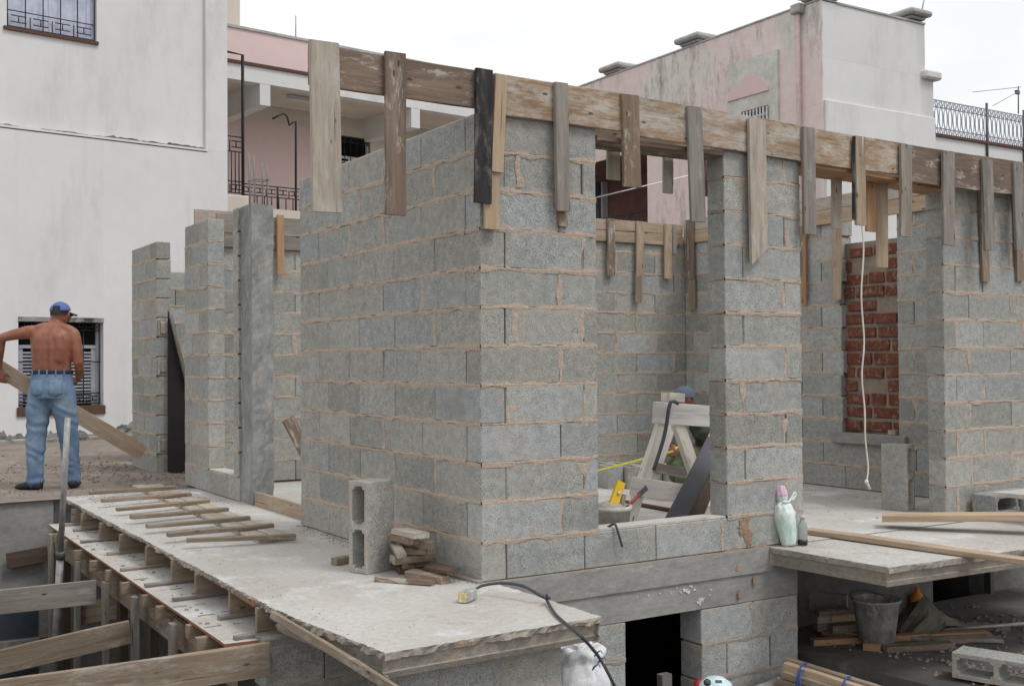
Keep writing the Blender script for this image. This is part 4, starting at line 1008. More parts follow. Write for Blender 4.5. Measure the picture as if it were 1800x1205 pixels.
# white front
xu = px(1625, 45, Y=ycorner).x; xl_ = px(1641, 200, Y=ycorner).x; zstep = px(1641, 138, Y=ycorner).z; zg = px(1447, 175, Y=ycorner).z
boxw('front_wall', (XC+0.021, ycorner, zstep), (xu, ycorner+0.3, zt-0.02), 'white_plaster', rh)
boxw('front_wall', (XC+0.021, ycorner-0.0, zg), (xl_, ycorner+0.31, zstep-0.001), 'white_plaster', rh)
boxw('front_wall', (XC+0.021, ycorner-0.04, -2.6), (xl_, ycorner+0.31, zg-0.001), 'white_plaster', rh, 0.01)
boxw('end_wall', (xl_-0.3, ycorner+0.311, -2.6), (xl_, ycorner+8, zstep-0.4), 'white_plaster', rh)
boxw('cornice', (xu-0.1, ycorner-0.10, zstep-0.04), (xl_+0.12, ycorner+0.4, zstep+0.10), 'white_plaster', rh, 0.03)
boxw('coping', (XC-0.02, ycorner, zt+0.001), (XC+0.32, yend, zt+0.025), 'roof_grey', rh); boxw('coping', (XC+0.321, ycorner-0.02, zt-0.019), (xu, ycorner+0.32, zt+0.01), 'roof_grey', rh)
def cap(name, x0, x1, y0, y1, z, h=0.22):
    boxw(name, (x0, y0, z), (x1, y1, z+h*0.35), 'roof_grey', rh, 0.03); boxw('cap_slab', (x0-0.08, y0-0.08, z+h*0.352), (x1+0.08, y1+0.08, z+h), 'roof_grey', rh, 0.03)
for xx in (1075, 1212):
    yy = px(xx, 110, X=XC).y; cap('post_cap', XC-0.02, XC+0.36, yy-0.24, yy+0.24, zt+0.05, 0.15)
cap('post_cap', XC-0.03, XC+0.4, ycorner-0.03, ycorner+0.4, zt+0.05, 0.15); cap('post_cap', xu-0.36, xu+0.01, ycorner-0.03, ycorner+0.4, zt+0.045, 0.15)
# blind arch with small window below
def arch_part(name, y0, y1, z0, zs, rise, w, mat):
    V = [(0, y0, z0), (0, y1, z0)]
    n = 14
    for k in range(n+1):
        t = k/n; V.append((0, y1+(y0-y1)*t, zs+rise*math.sin(math.pi*t)**0.8))
    N = len(V); V2 = V+[(w+0.02, v[1], v[2]) for v in V]
    F_ = [tuple(range(N))[::-1], tuple(range(N, 2*N))]+[(i, (i+1) % N, N+(i+1) % N, N+i) for i in range(N)]
    return link(name, me_from(name, V2, F_), mat, rh, Matrix.Translation((XC-w, 0, 0)))
fa, fz = px(1283, 128, X=XC).y, px(1283, 128, X=XC).z; fb_ = px(1370, 100, X=XC).y; fz0 = px(1330, 270, X=XC).z
boxw('arch_panel', (XC-0.05, fb_, fz0), (XC+0.02, fa, fz+0.12), 'arch_plaster', rh)
t0, t1 = px(1284, 180, X=XC), px(1356, 165, X=XC)
arch_part('arch_tympanum', t1.y, t0.y, t0.z, t0.z+0.05, px(1318, 136, X=XC).z-t0.z-0.05, 0.075, 'pink_plaster')
q0, q1 = px(1308, 200, X=XC), px(1354, 188, X=XC)
aw = boxw('arch_window', (XC-0.062, q1.y, fz0+0.05), (XC-0.04, q0.y, q0.z+0.02), 'glass_dark', rh)
tubes('grille', [[(XC-0.08, q1.y, fz0+0.1+0.12*k), (XC-0.08, q0.y, fz0+0.1+0.12*k)] for k in range(int((q0.z-fz0)/0.12))]+[[(XC-0.08, q1.y+(q0.y-q1.y)*k/8, fz0+0.05), (XC-0.08, q1.y+(q0.y-q1.y)*k/8, q0.z)] for k in range(9)], 0.022, 'paint_white', aw, 4, (XC-0.08, q1.y, fz0))
yd = px(1408, 100, X=XC).y
tube('downpipe', [(XC-0.06, yd, zt), (XC-0.06, yd, zt-1.5), (XC-0.06, yd, -2)], 0.036, 'pipe_pink', rh, 8); boxw('pipe_hopper', (XC-0.14, yd-0.1, zt-0.12), (XC-0.002, yd+0.1, zt+0.03), 'roof_grey', rh, 0.02)
tube('antenna_rod', [px(1618, 32, Y=ycorner+0.2), px(1627, -15, Y=ycorner+0.2)], 0.012, 'steel_pipe', rh, 5)
# terrace to the right with iron fence
ty = ycorner+0.5
tw = thing('terrace_house', (xl_+2, ty, 0), 'low white terrace wall with scrolled iron fence at the right edge', 'house')
zw = px(1646, 240, Y=ty).z; xa, xb = xl_+0.001, xl_+9
boxw('terrace_wall', (xa, ty, -2.6), (xb, ty+0.3, zw), 'white_plaster', tw); boxw('coping', (xa, ty-0.04, zw+0.001), (xb, ty+0.34, zw+0.05), 'iron_rust', tw)
zr0 = zw+0.08; zr1 = px(1646, 176, Y=ty+0.15).z
bars = [[(xa, ty+0.15, z), (xb, ty+0.15, z)] for z in (zr0, zr0+0.12, zr1-0.12, zr1)]
x = xa+0.06
while x < xb:
    z0_, z1_ = zr0+0.12, zr1-0.12; zm = (z0_+z1_)/2
    bars.append(tuple((x+0.05*math.cos(a), ty+0.15, zm+(z1_-z0_)/2*math.sin(a)) for a in [2*math.pi*k/12 for k in range(12)]))
    for zz in (zr0+0.06, zr1-0.06):
        bars.append(tuple((x+dx+0.03*math.cos(a), ty+0.15, zz+0.05*math.sin(a)) for a in [2*math.pi*k/8 for k in range(8)] for dx in (0,)))
        bars.append([(x+0.03, ty+0.15, zz-0.06), (x+0.09, ty+0.15, zz+0.06)])
    x += 0.125
tubes('fence_lattice', bars, 0.011, 'iron_grey', tw, 4, (xa, ty, zr0))
for xx in (1735, 1800): q = px(xx, 230, Y=ty-0.02); tube('fence_post', [(q.x, ty-0.02, zw-0.6), (q.x, ty-0.02, zr1+0.05)], 0.025, 'steel_dark', tw, 6)
an = thing('antenna', px(1790, 200, Y=ty+3), 'thin rooftop antenna above the iron fence at the right edge', 'antenna')
A_ = lambda x, y: px(x, y, Y=ty+3)
tube('mast', [A_(1790, 200), A_(1790, 152)], 0.015, 'steel_dark', an, 5); tube('boom', [A_(1710, 162), A_(1795, 153)], 0.008, 'steel_pipe', an, 5); tube('stay', [A_(1745, 186), A_(1792, 160)], 0.008, 'steel_pipe', an, 5)
boxw('dipole', A_(1787, 158), A_(1793, 166)+Vector((0, 0.05, 0)), 'steel_dark', an)

# ---- brick wall behind the open window
BX = RX+0.055
br = thing('brick_wall', (BX, 1.6, 0), 'old red brick infill with pale mortar in the open side window', 'wall')
b_lo = yo0+0.004; b_hi = yo1-0.004
zb0 = 0.51; zb1 = px(1540, 418, X=BX).z; bh = 0.118
boxw('mortar_body', (BX+0.010, b_lo, 0.503), (BX+0.09, b_hi, zb1-0.02), 'brick_mortar', br)
nrow = int((zb1-zb0)/bh); bmesh_cache = {}
for i in range(0, nrow):
    y = b_lo+(0 if i % 2 else -0.14)
    while y < b_hi-0.05:
        L_ = random.choice((0.24, 0.28, 0.30, 0.15)); a, b = max(y, b_lo), min(y+L_, b_hi); y += L_+random.uniform(0.018, 0.04)
        if b-a < 0.06 or random.random() < 0.06: continue
        z = zb0+i*bh
        boxw('brick', (BX-random.uniform(0, 0.012), a, z+0.008), (BX+0.085, b, z+bh-random.uniform(0.016, 0.030)), 'brick_red', br, 0.006, 0.007)

# ================================================================== LOOSE THINGS ON THE SLAB
def hollow_mesh(Lx=0.5, T=0.15, H=0.2, wall=0.027):
    """hollow block: length X, thickness Y, cores through Z"""
    xs = [-Lx/2, -Lx/2+wall, -wall*0.55, wall*0.55, Lx/2-wall, Lx/2]; ys = [-T/2, -T/2+wall, T/2-wall, T/2]
    bm = bmesh.new(); vt = {}
    for k, z in enumerate((-H/2, H/2)):
        for i, x in enumerate(xs):
            for j, y in enumerate(ys): vt[i, j, k] = bm.verts.new((x, y, z))
    hole = {(1, 1), (3, 1)}
    for i in range(5):
        for j in range(3):
            if (i, j) in hole:
                for (a, b) in (((i, j), (i+1, j)), ((i+1, j), (i+1, j+1)), ((i+1, j+1), (i, j+1)), ((i, j+1), (i, j))):
                    bm.faces.new((vt[a+(0,)], vt[b+(0,)], vt[b+(1,)], vt[a+(1,)]))
            else:
                bm.faces.new((vt[i, j, 1], vt[i+1, j, 1], vt[i+1, j+1, 1], vt[i, j+1, 1])); bm.faces.new((vt[i, j, 0], vt[i, j+1, 0], vt[i+1, j+1, 0], vt[i+1, j, 0]))
    ring = [(i, 0) for i in range(5)]+[(5, j) for j in range(3)]+[(i, 3) for i in range(5, 0, -1)]+[(0, j) for j in range(3, 0, -1)]
    for q in range(len(ring)):
        a, b = ring[q], ring[(q+1) % len(ring)]; bm.faces.new((vt[b+(0,)], vt[a+(0,)], vt[a+(1,)], vt[b+(1,)]))
    bmesh.ops.recalc_face_normals(bm, faces=bm.faces[:])
    ve = [e for e in bm.edges if abs(e.verts[0].co.z-e.verts[1].co.z) > H*0.5 and 1e-3 < Lx/2-max(abs(e.verts[0].co.x), 0) and abs(abs(e.verts[0].co.y)-(T/2-wall)) < 1e-4 and e.calc_face_angle(0) > 0.5]
    bmesh.ops.bevel(bm, geom=ve, offset=0.018, segments=3, affect='EDGES')
    oe = [e for e in bm.edges if len(e.link_faces) == 2 and e.calc_face_angle(0) > 1.0]
    bmesh.ops.bevel(bm, geom=oe, offset=0.004, segments=1, affect='EDGES')
    for v in bm.verts: v.co += Vector((random.uniform(-1, 1), random.uniform(-1, 1), random.uniform(-1, 1)))*0.0012
    return bm_mesh(bm, 'hollow_block')
def hollow(c, length_dir, core_dir, label, mat='block_grey', name='hollow_block'):
    x = Vector(length_dir).normalized(); z = Vector(core_dir).normalized(); y = z.cross(x)
    m = Matrix((x, y, z)).transposed().to_4x4(); m.translation = c
    return tag(link(name, hollow_mesh(), mat, None, m), label, 'block', kind='thing')
b0_ = Vector((-0.40, 0.543, 0)); dT = (Vector((-0.449, 0.696, 0))-b0_).normalized(); dH = Vector((-dT.y, dT.x, 0))*-1
hollow(b0_+dT*0.075+dH*0.1+Vector((0, 0, 0.25)), (0, 0, 1), -dH, 'hollow concrete block standing on end on the balcony slab before the corner wall')
c0_ = Vector((3.987, 0.736, 0)); c1_ = Vector((4.144, 0.625, 0)); dH2 = Vector((0.283, -0.96, 0)); dT2 = Vector((-dH2.y, dH2.x, 0))
dH2b = Vector((dH2.x, dH2.y, 0))
hollow(c0_+dH2*0.10+dT2*0.075+Vector((0, 0, 0.25)), (0, 0, 1), dH2b, 'hollow block standing on end inside the house below the hanging white rope', 'block_grey')

offs = ((662, 1016, 761, 1023, .014, .05, .028, 'wood_brown', 'lowest front'), (719, 1007, 783, 1018, .022, .06, .04, 'wood_formwork', ''), (787, 1007, 845, 1023, .012, .035, .02, 'wood_grey', ''),
        (757, 995, 798, 1003, .062, .09, .018, 'wood_dark', ''), (712, 992, 762, 985, .055, .06, .04, 'wood_brown', ''), (690, 983, 757, 975, .10, .06, .04, 'wood_formwork', ''),
        (700, 967, 750, 966, .14, .06, .038, 'wood_brown', ''), (700, 953, 761, 957, .175, .05, .035, 'wood_formwork', ''), (686, 946, 706, 974, .155, .05, .03, 'wood_grey', ''),
        (690, 940, 727, 950, .205, .07, .035, 'wood_brown', ''), (702, 932, 741, 941, .235, .10, .03, 'wood_pale', ''), (685, 984, 700, 993, .04, .05, .03, 'wood_dark', ''),
        (700, 1002, 745, 1000, .018, .06, .034, 'wood_dark', ''), (694, 975, 740, 985, .075, .07, .03, 'wood_dark', ''), (705, 960, 738, 964, .12, .07, .03, 'wood_dark', ''))
olab = ('long thin wood offcut lying flattest and nearest in the pile', 'short wood offcut with square end in front of the pile', 'thin wood sliver pointing right from the pile to the wall corner', 'dark flat wood plate on the right of the offcut pile',
        'grey brown offcut low in the pile above the front pieces', 'brown offcut at middle height of the pile slanting up right', 'brown offcut above the middle of the wood pile', 'brown offcut near the top of the pile, level',
        'wood offcut standing steeply on the left of the pile', 'brown offcut just under the topmost pale one', 'wide pale offcut topmost on the wood pile', 'dark offcut low behind the standing block', 'dark offcut at the bottom inside the pile', 'dark offcut inside the lower pile', 'dark offcut inside the upper pile')
for (xa, ya, xb, yb, z, w_, t_, mt, _), lb_ in zip(offs, olab):
    a, b = px(xa, ya, Z=z), px(xb, yb, Z=z+random.uniform(-.006, .006))
    d = (b-a).normalized(); sd_ = Vector((-d.y, d.x, random.uniform(-0.25, 0.25)))
    tag(plank('wood_offcut', a, b, sd_, w_, t_, mt, None, 0.002), lb_, 'offcut', 'offcut pile by the wall', 'thing')
tag(plank('wood_offcut', px(587, 987, Z=.02), px(622, 981, Z=.02), (1, 0.3, 0), 0.05, 0.04, 'wood_formwork'), 'short wood offcut half hidden behind the standing hollow block', 'offcut', None, 'thing')

cb_ = thing('power_cable', (-0.21, -0.21, 0), 'black power cable with grey socket running over the balcony slab edge', 'cable')
pts = [px(830, 1038, Z=.03), px(850, 1028, Z=.05), px(885, 1024, Z=.07), px(918, 1029, Z=.07), px(942, 1041, Z=.05), px(958, 1050, Z=.025), px(966, 1050, Z=.03)]
tube('cord', spline(pts, 6), 0.0075, 'cable', cb_, 8)
pts = [px(961, 1045, Z=.055), px(962, 1055, Z=.02), px(976, 1078, Z=.010), px(1000, 1100, Z=.010), px(1021, 1117, Z=0.010), px(1050, 1150, Y=-1.13), px(1068, 1180, Y=-1.15), px(1090, 1225, Y=-1.15)]
tube('cord', spline(pts, 6), 0.0075, 'cable', cb_, 8)
sa, sb = px(814, 1049, Z=.03), px(826, 1044, Z=.03); d = (sb-sa).normalized()
plank('socket', sa+Vector((0, 0, .0)), sb+d*0.03, (0, 0, 1), 0.055, 0.05, 'socket_grey', cb_, 0.001, None, 0.008); plank('socket_face', sa-d*0.006, sa-d*0.0005, (0, 0, 1), 0.045, 0.042, 'socket_yellow', cb_, 0.0005)

comb = thing('stick_ladder', (-0.35, 3.6, 0), 'flat plank panel with seven sticks nailed across like a ladder on the slab', 'formwork')
for (k0, k1) in ((0.0, 0.49), (0.50, 1.0)):
    n0, n1 = px(455, 952, Z=.013), px(520, 945, Z=.013); f0, f1 = px(232, 854, Z=.013), px(283, 852, Z=.013)
    a = n0.lerp(n1, (k0+k1)/2); b = f0.lerp(f1, (k0+k1)/2); wd = n1-n0
    plank('plank', a, b, wd, wd.length*0.47, 0.024, 'wood_pale', comb, 0.002)
for (xa, ya, xb, yb) in ((157, 866, 307, 856), (178, 880, 335, 868), (205, 894, 367, 880), (230, 908, 400, 894), (258, 924, 438, 909), (295, 940, 480, 922), (328, 949, 520, 941)):
    plank('stick', px(xa, ya, Z=.055), px(xb, yb, Z=.04), (0, 1, 0.1), 0.04, 0.026, 'wood_formwork', comb, 0.003)
tag(plank('threshold_board', (0.12, 2.53, 0.055), (0.12, yc0-0.02, 0.055), (0, 0, 1), 0.11, 0.03, 'wood_fresh'), 'brown board on edge across the left doorway threshold', 'plank', None, 'thing')
tag(plank('plank', px(506, 735, Y=3.4), px(545, 810, Y=3.4), (1, 0, 0), 0.10, 0.03, 'wood_brown'), 'brown plank leaning inside the left doorway', 'plank', None, 'thing')

# rubble in the yard: nobody could count it
V, F = [], []
def stone(c, s):
    n = len(V); q = [Vector((random.uniform(-1, 1), random.uniform(-1, 1), random.uniform(-0.3, 0.9))).normalized()*s*random.uniform(0.7, 1.2) for _ in range(6)]
    for d in ((1, 0, 0), (-1, 0, 0), (0, 1, 0), (0, -1, 0), (0, 0, .8), (0, 0, -.5)):
        V.append(Vector(c)+Vector(d)*s*random.uniform(0.6, 1.3))
    for f in ((0, 2, 4), (2, 1, 4), (1, 3, 4), (3, 0, 4), (2, 0, 5), (1, 2, 5), (3, 1, 5), (0, 3, 5)): F.append(tuple(n+i for i in f))
for k in range(1500):
    x = random.uniform(-5, 0.3); y = 5.4+abs(random.gauss(0, 1))*3.0
    if y > 12.9: continue
    stone((x, y, 0.006), random.choice((0.006, 0.008, 0.012, 0.02)) if y > 6.3 else random.choice((0.005, 0.008, 0.012)))
for k in range(260): stone((random.gauss(-0.05, 0.35), random.gauss(7.4, 0.7), 0.01), random.uniform(0.006, 0.022))
tag(link('rubble', me_from('rubble', V, F), 'dirt'), kind='stuff')
V, F = [], []
for k in range(200):
    y = random.uniform(-0.9, 5.2); x = random.uniform(-1.05, -0.03) if random.random() < 0.5 else -1.05+abs(random.gauss(0, 0.08))
    if x < 0.0: stone((x, y, 0.002), random.uniform(0.0015, 0.005))
for k in range(420): stone((-0.012-abs(random.gauss(0, .05)), random.uniform(-0.05, 2.5), 0.002), random.uniform(0.002, 0.009))
for k in range(300): stone((random.uniform(-1.0, 0.0), random.gauss(5.0, 0.4), 0.002), random.uniform(0.002, 0.008))
for k in range(160): stone((random.uniform(0.9, 4.6), random.uniform(0.2, 3.6), 0.002), random.uniform(0.003, 0.012))
tag(link('slab_crumbs', me_from('crumbs', V, F), 'ring_concrete'), kind='stuff')

# ================================================================== INSIDE THE WINDOW GAP
tr = thing('trestle', (1.95, 1.0, 0), 'white painted wooden trestle with splayed legs inside the window gap', 'trestle')
T_ = lambda x, y, Y=1.0: px(x, y, Y=Y)
def tp(name, xa, ya, xb, yb, wpx, mat, Y=1.0, t=0.03, horiz=True):
    a, b = T_(xa, ya, Y), T_(xb, yb, Y); s = (b-a).normalized(); wv = (0, 0, 1) if horiz else (1, 0, 0)
    return plank(name, a, b, wv, wpx/FPX*((a-CAM).dot(FW))/ (1.0 if horiz else 0.9), t, mat, tr, 0.002)
tp('top_board', 1150, 724, 1275, 733, 38, 'wood_white', 0.97)
tp('top_block', 1170, 697, 1196, 699, 16, 'wood_white', 1.1, 0.10)
tp('lower_board', 1110, 853, 1262, 876, 33, 'wood_white', 0.95)
tp('rail', 1132, 817, 1262, 842, 18, 'wood_grey', 1.35)
tp('leg', 1166, 735, 1097, 945, 17, 'wood_white', 1.0, 0.05, False); tp('leg', 1184, 735, 1143, 850, 13, 'wood_white', 1.4, 0.05, False)
tp('leg', 1190, 742, 1262, 945, 20, 'wood_white', 1.0, 0.05, False); tp('leg', 1187, 742, 1220, 850, 11, 'wood_grey', 1.4, 0.05, False)
tp('brace', 1256, 760, 1212, 842, 12, 'wood_white', 1.2, 0.03, False)
crow = thing('crowbar', T_(1150, 825, 0.9), 'thin black crowbar hooked over the white trestle', 'crowbar')
tube('bar', spline([T_(1192, 709, 0.9), T_(1182, 705, 0.9), T_(1176, 716, 0.9), T_(1168, 765, 0.9), T_(1149, 826, 0.9)], 5), 0.013, 'steel_dark', crow, 8)
tag(plank('plank', T_(1258, 775, 0.75), T_(1178, 930, 0.45), (1, 0, 0.3), 0.12, 0.03, 'plank_steel'), 'dark grey plank leaning across the white trestle', 'plank', None, 'thing')
tag(plank('plank', T_(1262, 800, 0.85), T_(1205, 935, 0.60), (1, 0, 0.3), 0.13, 0.03, 'wood_dark'), 'dark brown plank leaning behind the grey one by the pier', 'plank', None, 'thing')
pc = px(1070, 905, Y=0.45); rp_ = 0.135
pail = thing('mortar_pail', (pc.x, pc.y, 0), 'pale mortar pail holding tools behind the window sill', 'bucket')
zt_ = px(1070, 893, Y=0.33).z
lathe('pail_body', [(rp_*0.75, 0), (rp_, zt_-0.03), (rp_+0.008, zt_-0.028), (rp_+0.008, zt_), (rp_-0.004, zt_), (rp_*0.72, 0.02), (0.0, 0.02)], 'pail_white', pail, (pc.x, pc.y, 0), 28)
lathe('mortar_fill', [(rp_*0.95, zt_-0.03), (rp_*0.5, zt_+0.01), (0.0, zt_+0.03)], 'mortar_grey', pail, (pc.x, pc.y, 0), 20)
lv = thing('spirit_level', px(1073, 895, Y=0.45), 'yellow spirit level sticking out of the mortar pail', 'level')
plank('body', px(1071, 905, Y=0.42), px(1092, 846, Y=0.42), (1, 0, 0.3), 0.062, 0.022, 'level_yellow', lv, 0.0003)
lathe('vial_window', [(0.0, 0), (0.012, 0), (0.012, 0.004), (0.0, 0.004)], 'paint_white', lv, px(1088, 866, Y=0.405), 14, axis=(0, -1, 0))
tag(plank('wood_offcut', px(1091, 905, Y=0.47), px(1097, 868, Y=0.47), (1, 0, 0), 0.03, 0.02, 'wood_fresh'), 'small wood stick beside the yellow level in the pail', 'stick', None, 'thing')
ch = thing('chisel', px(1102, 890, Y=0.42), 'flat chisel with red shaft leaning out of the mortar pail', 'chisel')
tube('shaft', [px(1098, 896, Y=0.42), px(1124, 868, Y=0.42)], 0.011, 'red_handle', ch, 8)
plank('blade', px(1122, 870, Y=0.42), px(1137, 856, Y=0.42), (0.3, 0, 1), 0.036, 0.008, 'steel_dark', ch, 0.0003)
wr = thing('wire_stub', px(1085, 925, Y=0.0), 'bent black wire poking over the sill of the window gap', 'wire')
tube('wire', spline([px(1060, 932, Y=0.1), px(1075, 922, Y=0.02), px(1082, 922, Y=-0.01), px(1088, 940, Y=-0.03), px(1094, 960, Y=-0.035)], 5), 0.007, 'cable', wr, 7)
st_ = tube('steel_rod', [px(1100, 882, Z=0.015), px(1200, 900, Z=0.015)], 0.018, 'iron_rust'); tag(st_, 'rusty brown pipe lying on the floor under the trestle', 'pipe', None, 'thing')
for k, xx in enumerate((1040, 1079, 1112, 1141)):
    p = px(xx, 858, Z=0); p2 = Vector((2.55+k*0.46, 3.05-k*0.05, 0.10))
lab4 = ('leftmost block of the row stored upright on the room floor', 'second block from the left in the row on the room floor', 'third block from the left in the row on the room floor', 'last block of the floor row, beside the trestle legs')
for k in range(4):
    q = px(1062+34*k, 857, Z=0.0)
    hollow(q+Vector((0.1, 0.12, 0.10)), (0.25, 1, 0), (0, 0, 1), lab4[k], 'block_grey' if k % 2 else 'block_blue')

# ================================================================== RIGHT SIDE
bg_ = thing('bottle_bag', px(1387, 960, Z=0.0), 'pale green plastic bag tied round a pink capped bottle, leaning on the pier', 'bag')
base = px(1387, 958, Z=0.0); top = px(1371, 853, Y=base.y+0.05)
ax = (top-base); Lg = ax.length
prof = [(0.0, 0.0), (0.045, 0.0), (0.058, 0.06), (0.070, 0.16), (0.078, 0.24), (0.066, 0.30), (0.032, 0.335), (0.040, 0.355), (0.048, 0.38), (0.036, 0.43), (0.030, 0.45), (0.0, 0.452)]
k = Lg/0.452; V, F = [], []; n = 36
pr2 = []
for (r0, z0_), (r1, z1_) in zip(prof[:-1], prof[1:]): pr2 += [(r0+(r1-r0)*q/3, z0_+(z1_-z0_)*q/3) for q in range(3)]
prof = pr2+[prof[-1]]
for (r, z) in prof:
    for j in range(n):
        a = 2*math.pi*j/n; rr_ = r*0.90*(1.05-0.32*abs(noise.noise((math.cos(a)*2.6, math.sin(a)*2.6, z*8)))-0.10*abs(noise.noise((math.cos(a)*6, math.sin(a)*6, z*26)))-(0.10*(0.5+0.5*math.sin(a*9)) if z > 0.25 else 0)); V.append((rr_*math.cos(a), rr_*math.sin(a), z*k))
for i in range(len(prof)-1):
    for j in range(n): F.append((i*n+j, i*n+(j+1) % n, (i+1)*n+(j+1) % n, (i+1)*n+j))
me = me_from('bag', V, F); me.materials.append(MAT['plastic_bag']); me.materials.append(MAT['bag_pink'])
for p in me.polygons:
    if p.center.z > 0.375*k: p.material_index = 1
link('bag_body', me, None, bg_, Matrix.Translation(base) @ ax.to_track_quat('Z', 'Y').to_matrix().to_4x4(), True)
kq = base+ax*(0.74)
tube('knot', spline([kq+Vector((-0.03, -0.03, 0)), kq+Vector((0.0, -0.045, 0.0)), kq+Vector((0.04, -0.03, 0.01)), kq+Vector((0.075, -0.03, 0.05)), kq+Vector((0.085, -0.03, 0.035)), kq+Vector((0.05, -0.035, 0.005))], 4), 0.007, 'plastic_bag', bg_, 6)
bt = thing('bottle', px(1411, 957, Z=0), 'small clear bottle with dark liquid beside the tied plastic bag', 'bottle')
bp = px(1411, 957, Z=0)
lathe('glass', [(0.0, 0.0), (0.028, 0.0), (0.030, 0.01), (0.030, 0.115), (0.024, 0.135), (0.013, 0.15), (0.012, 0.17), (0.0, 0.17)], 'bottle_glass', bt, bp, 20)
lathe('liquid', [(0.0, 0.004), (0.0305, 0.004), (0.0308, 0.035), (0.0, 0.035)], 'cola', bt, bp, 20); lathe('cap', [(0.0, 0.165), (0.016, 0.165), (0.016, 0.183), (0.0, 0.184)], 'bottle_cap', bt, bp, 16)
def tplank(a, b, wv, w_, t_, mat, label, cat='plank'): return tag(plank('plank', a, b, wv, w_, t_, mat, None, 0.003), label, cat, None, 'thing')
tplank(px(1551, 908, Z=0.07), px(1790, 903, Z=0.12)+Vector((0.25, -0.35, 0.0)), (0.8, 0.55, 0), 0.19, 0.042, 'wood_fresh', 'thick tan plank raised over the landing near the standing block')
tplank(px(1418, 932, Z=0.018), px(1800, 984, Z=0.018)+Vector((0.05, -0.5, 0)), (1, 0.1, 0), 0.10, 0.032, 'wood_fresh', 'long tan plank lying flat across the landing slab')
for k, (xx, lbl) in enumerate(((1715, 'grey block lying at the foot of the right wall end'), (1800, 'grey block lying at the right frame edge under a stone sheet'))):
    q = px(xx, 893, Z=0); hollow(Vector((q.x+0.02, 0.13-0.03*k, 0.075)), (1, -0.06, 0), (0, 1, 0.0), lbl, 'block_blue')
ss = px(1790, 872, Z=0.17)
tag(boxw('stone_sheet', ss+Vector((-0.12, -0.28, 0)), ss+Vector((0.7, 0.12, 0.03)), 'slab_top', None, 0.006, 0.006), 'thin pale concrete sheet resting on a block at the right edge', 'slab', None, 'thing')
ro = thing('hanging_rope', px(1515, 245, Y=-0.03), 'thin white rope hanging from the plank beam in front of the brick opening', 'rope')
tube('rope', spline([px(x, y, Y=-0.015) for x, y in ((1516, 241), (1515, 330), (1514, 380), (1518, 440), (1514, 520), (1519, 600), (1515, 660), (1520, 720), (1521, 770), (1526, 820), (1523, 846))], 5), 0.0055, 'rope_white', ro, 7)
lathe('knot', [(0.0, -0.014), (0.013, -0.008), (0.015, 0.0), (0.012, 0.010), (0.0, 0.014)], 'rope_white', ro, px(1523, 846, Y=-0.015), 10); tube('tail', [px(1523, 846, Y=-0.015), px(1529, 859, Y=-0.015)], 0.009, 'rope_white', ro, 6)
sg = tube('string_line', [px(1040, 349, Y=0.3), px(1250, 299, Y=1.4)], 0.0035, 'white_line'); tag(sg, 'thin white string stretched across the upper window gap', 'string', None, 'thing')
# things on the sill of the brick window
q = px(1563, 785, X=RX); tag(boxw('wood_offcut', (RX-0.03, q.y-0.09, 0.501), (RX+0.03, q.y-0.01, 0.545), 'wood_pale', None, 0.004, 0.003), 'tiny pale wood scrap on the concrete window sill', 'offcut', None, 'thing')

# ================================================================== LOWER RIGHT
tag(extruded('lower_terrace', [(-0.9, -2.2), (2.655, -2.2), (2.455, -0.02), (-0.9, -0.02)], -2.69, -0.82, 'shaded_concrete'), kind='structure')
Zp = -0.75
bk = px(1541, 1124, Z=Zp+0.035)
bu = thing('bucket', (bk.x, bk.y, bk.z), 'black mortar stained bucket on planks under the landing slab', 'bucket')
lathe('bucket_body', [(0.105, 0), (0.115, 0.0), (0.150, 0.255), (0.160, 0.258), (0.162, 0.275), (0.156, 0.28), (0.146, 0.27), (0.108, 0.02), (0.0, 0.015)], 'bucket_black', bu, bk, 32)
tube('handle', spline([bk+Vector((-0.155, 0.03, 0.26)), bk+Vector((-0.10, 0.13, 0.29)), bk+Vector((0.05, 0.15, 0.30)), bk+Vector((0.155, 0.03, 0.26))], 5), 0.005, 'steel_dark', bu, 6)
L2 = lambda x, y, z=Zp+0.02: px(x, y, Z=z)
tplank(L2(1427, 1127), L2(1735, 1113), (0.3, 1, 0), 0.07, 0.04, 'wood_orange', 'orange brown plank under the bucket reaching furthest right')
tplank(L2(1553, 1138), L2(1672, 1131), (0.3, 1, 0), 0.09, 0.04, 'wood_formwork', 'pale plank with stained edge just before the bucket')
tplank(L2(1518, 1135), L2(1548, 1138), (0.3, 1, 0), 0.06, 0.05, 'wood_orange', 'short stub of wood at the foot of the bucket')
tplank(L2(1600, 1118), L2(1760, 1122), (0.3, 1, 0), 0.12, 0.025, 'wood_grey', 'thin grey board lying behind the stained plank')
hp = ((1433, 1088, 1500, 1083, .11, 'wood_pale', 'round ended pale stick on the left heap under the landing'), (1458, 1085, 1520, 1082, .12, 'wood_fresh', 'second pale stick on the heap left of the bucket'),
      (1433, 1102, 1500, 1098, .06, 'wood_formwork', 'lower left grey stick in the heap left of the bucket'), (1460, 1104, 1530, 1100, .07, 'wood_formwork', 'lower stick touching the bucket on the heap'))
for (xa, ya, xb, yb, dz, mt, lbl) in hp: tplank(L2(xa, ya, Zp+dz), L2(xb, yb, Zp+dz), (0.3, 1, 0), 0.07, 0.05, mt, lbl, 'stick')
q = L2(1440, 1098, Zp); tag(boxw('wooden_crate', q+Vector((0.0, 0.05, 0)), q+Vector((0.22, 0.20, 0.24)), 'wood_black', None, 0.004), 'black box in the shadow behind the stick heap', 'box', None, 'thing')
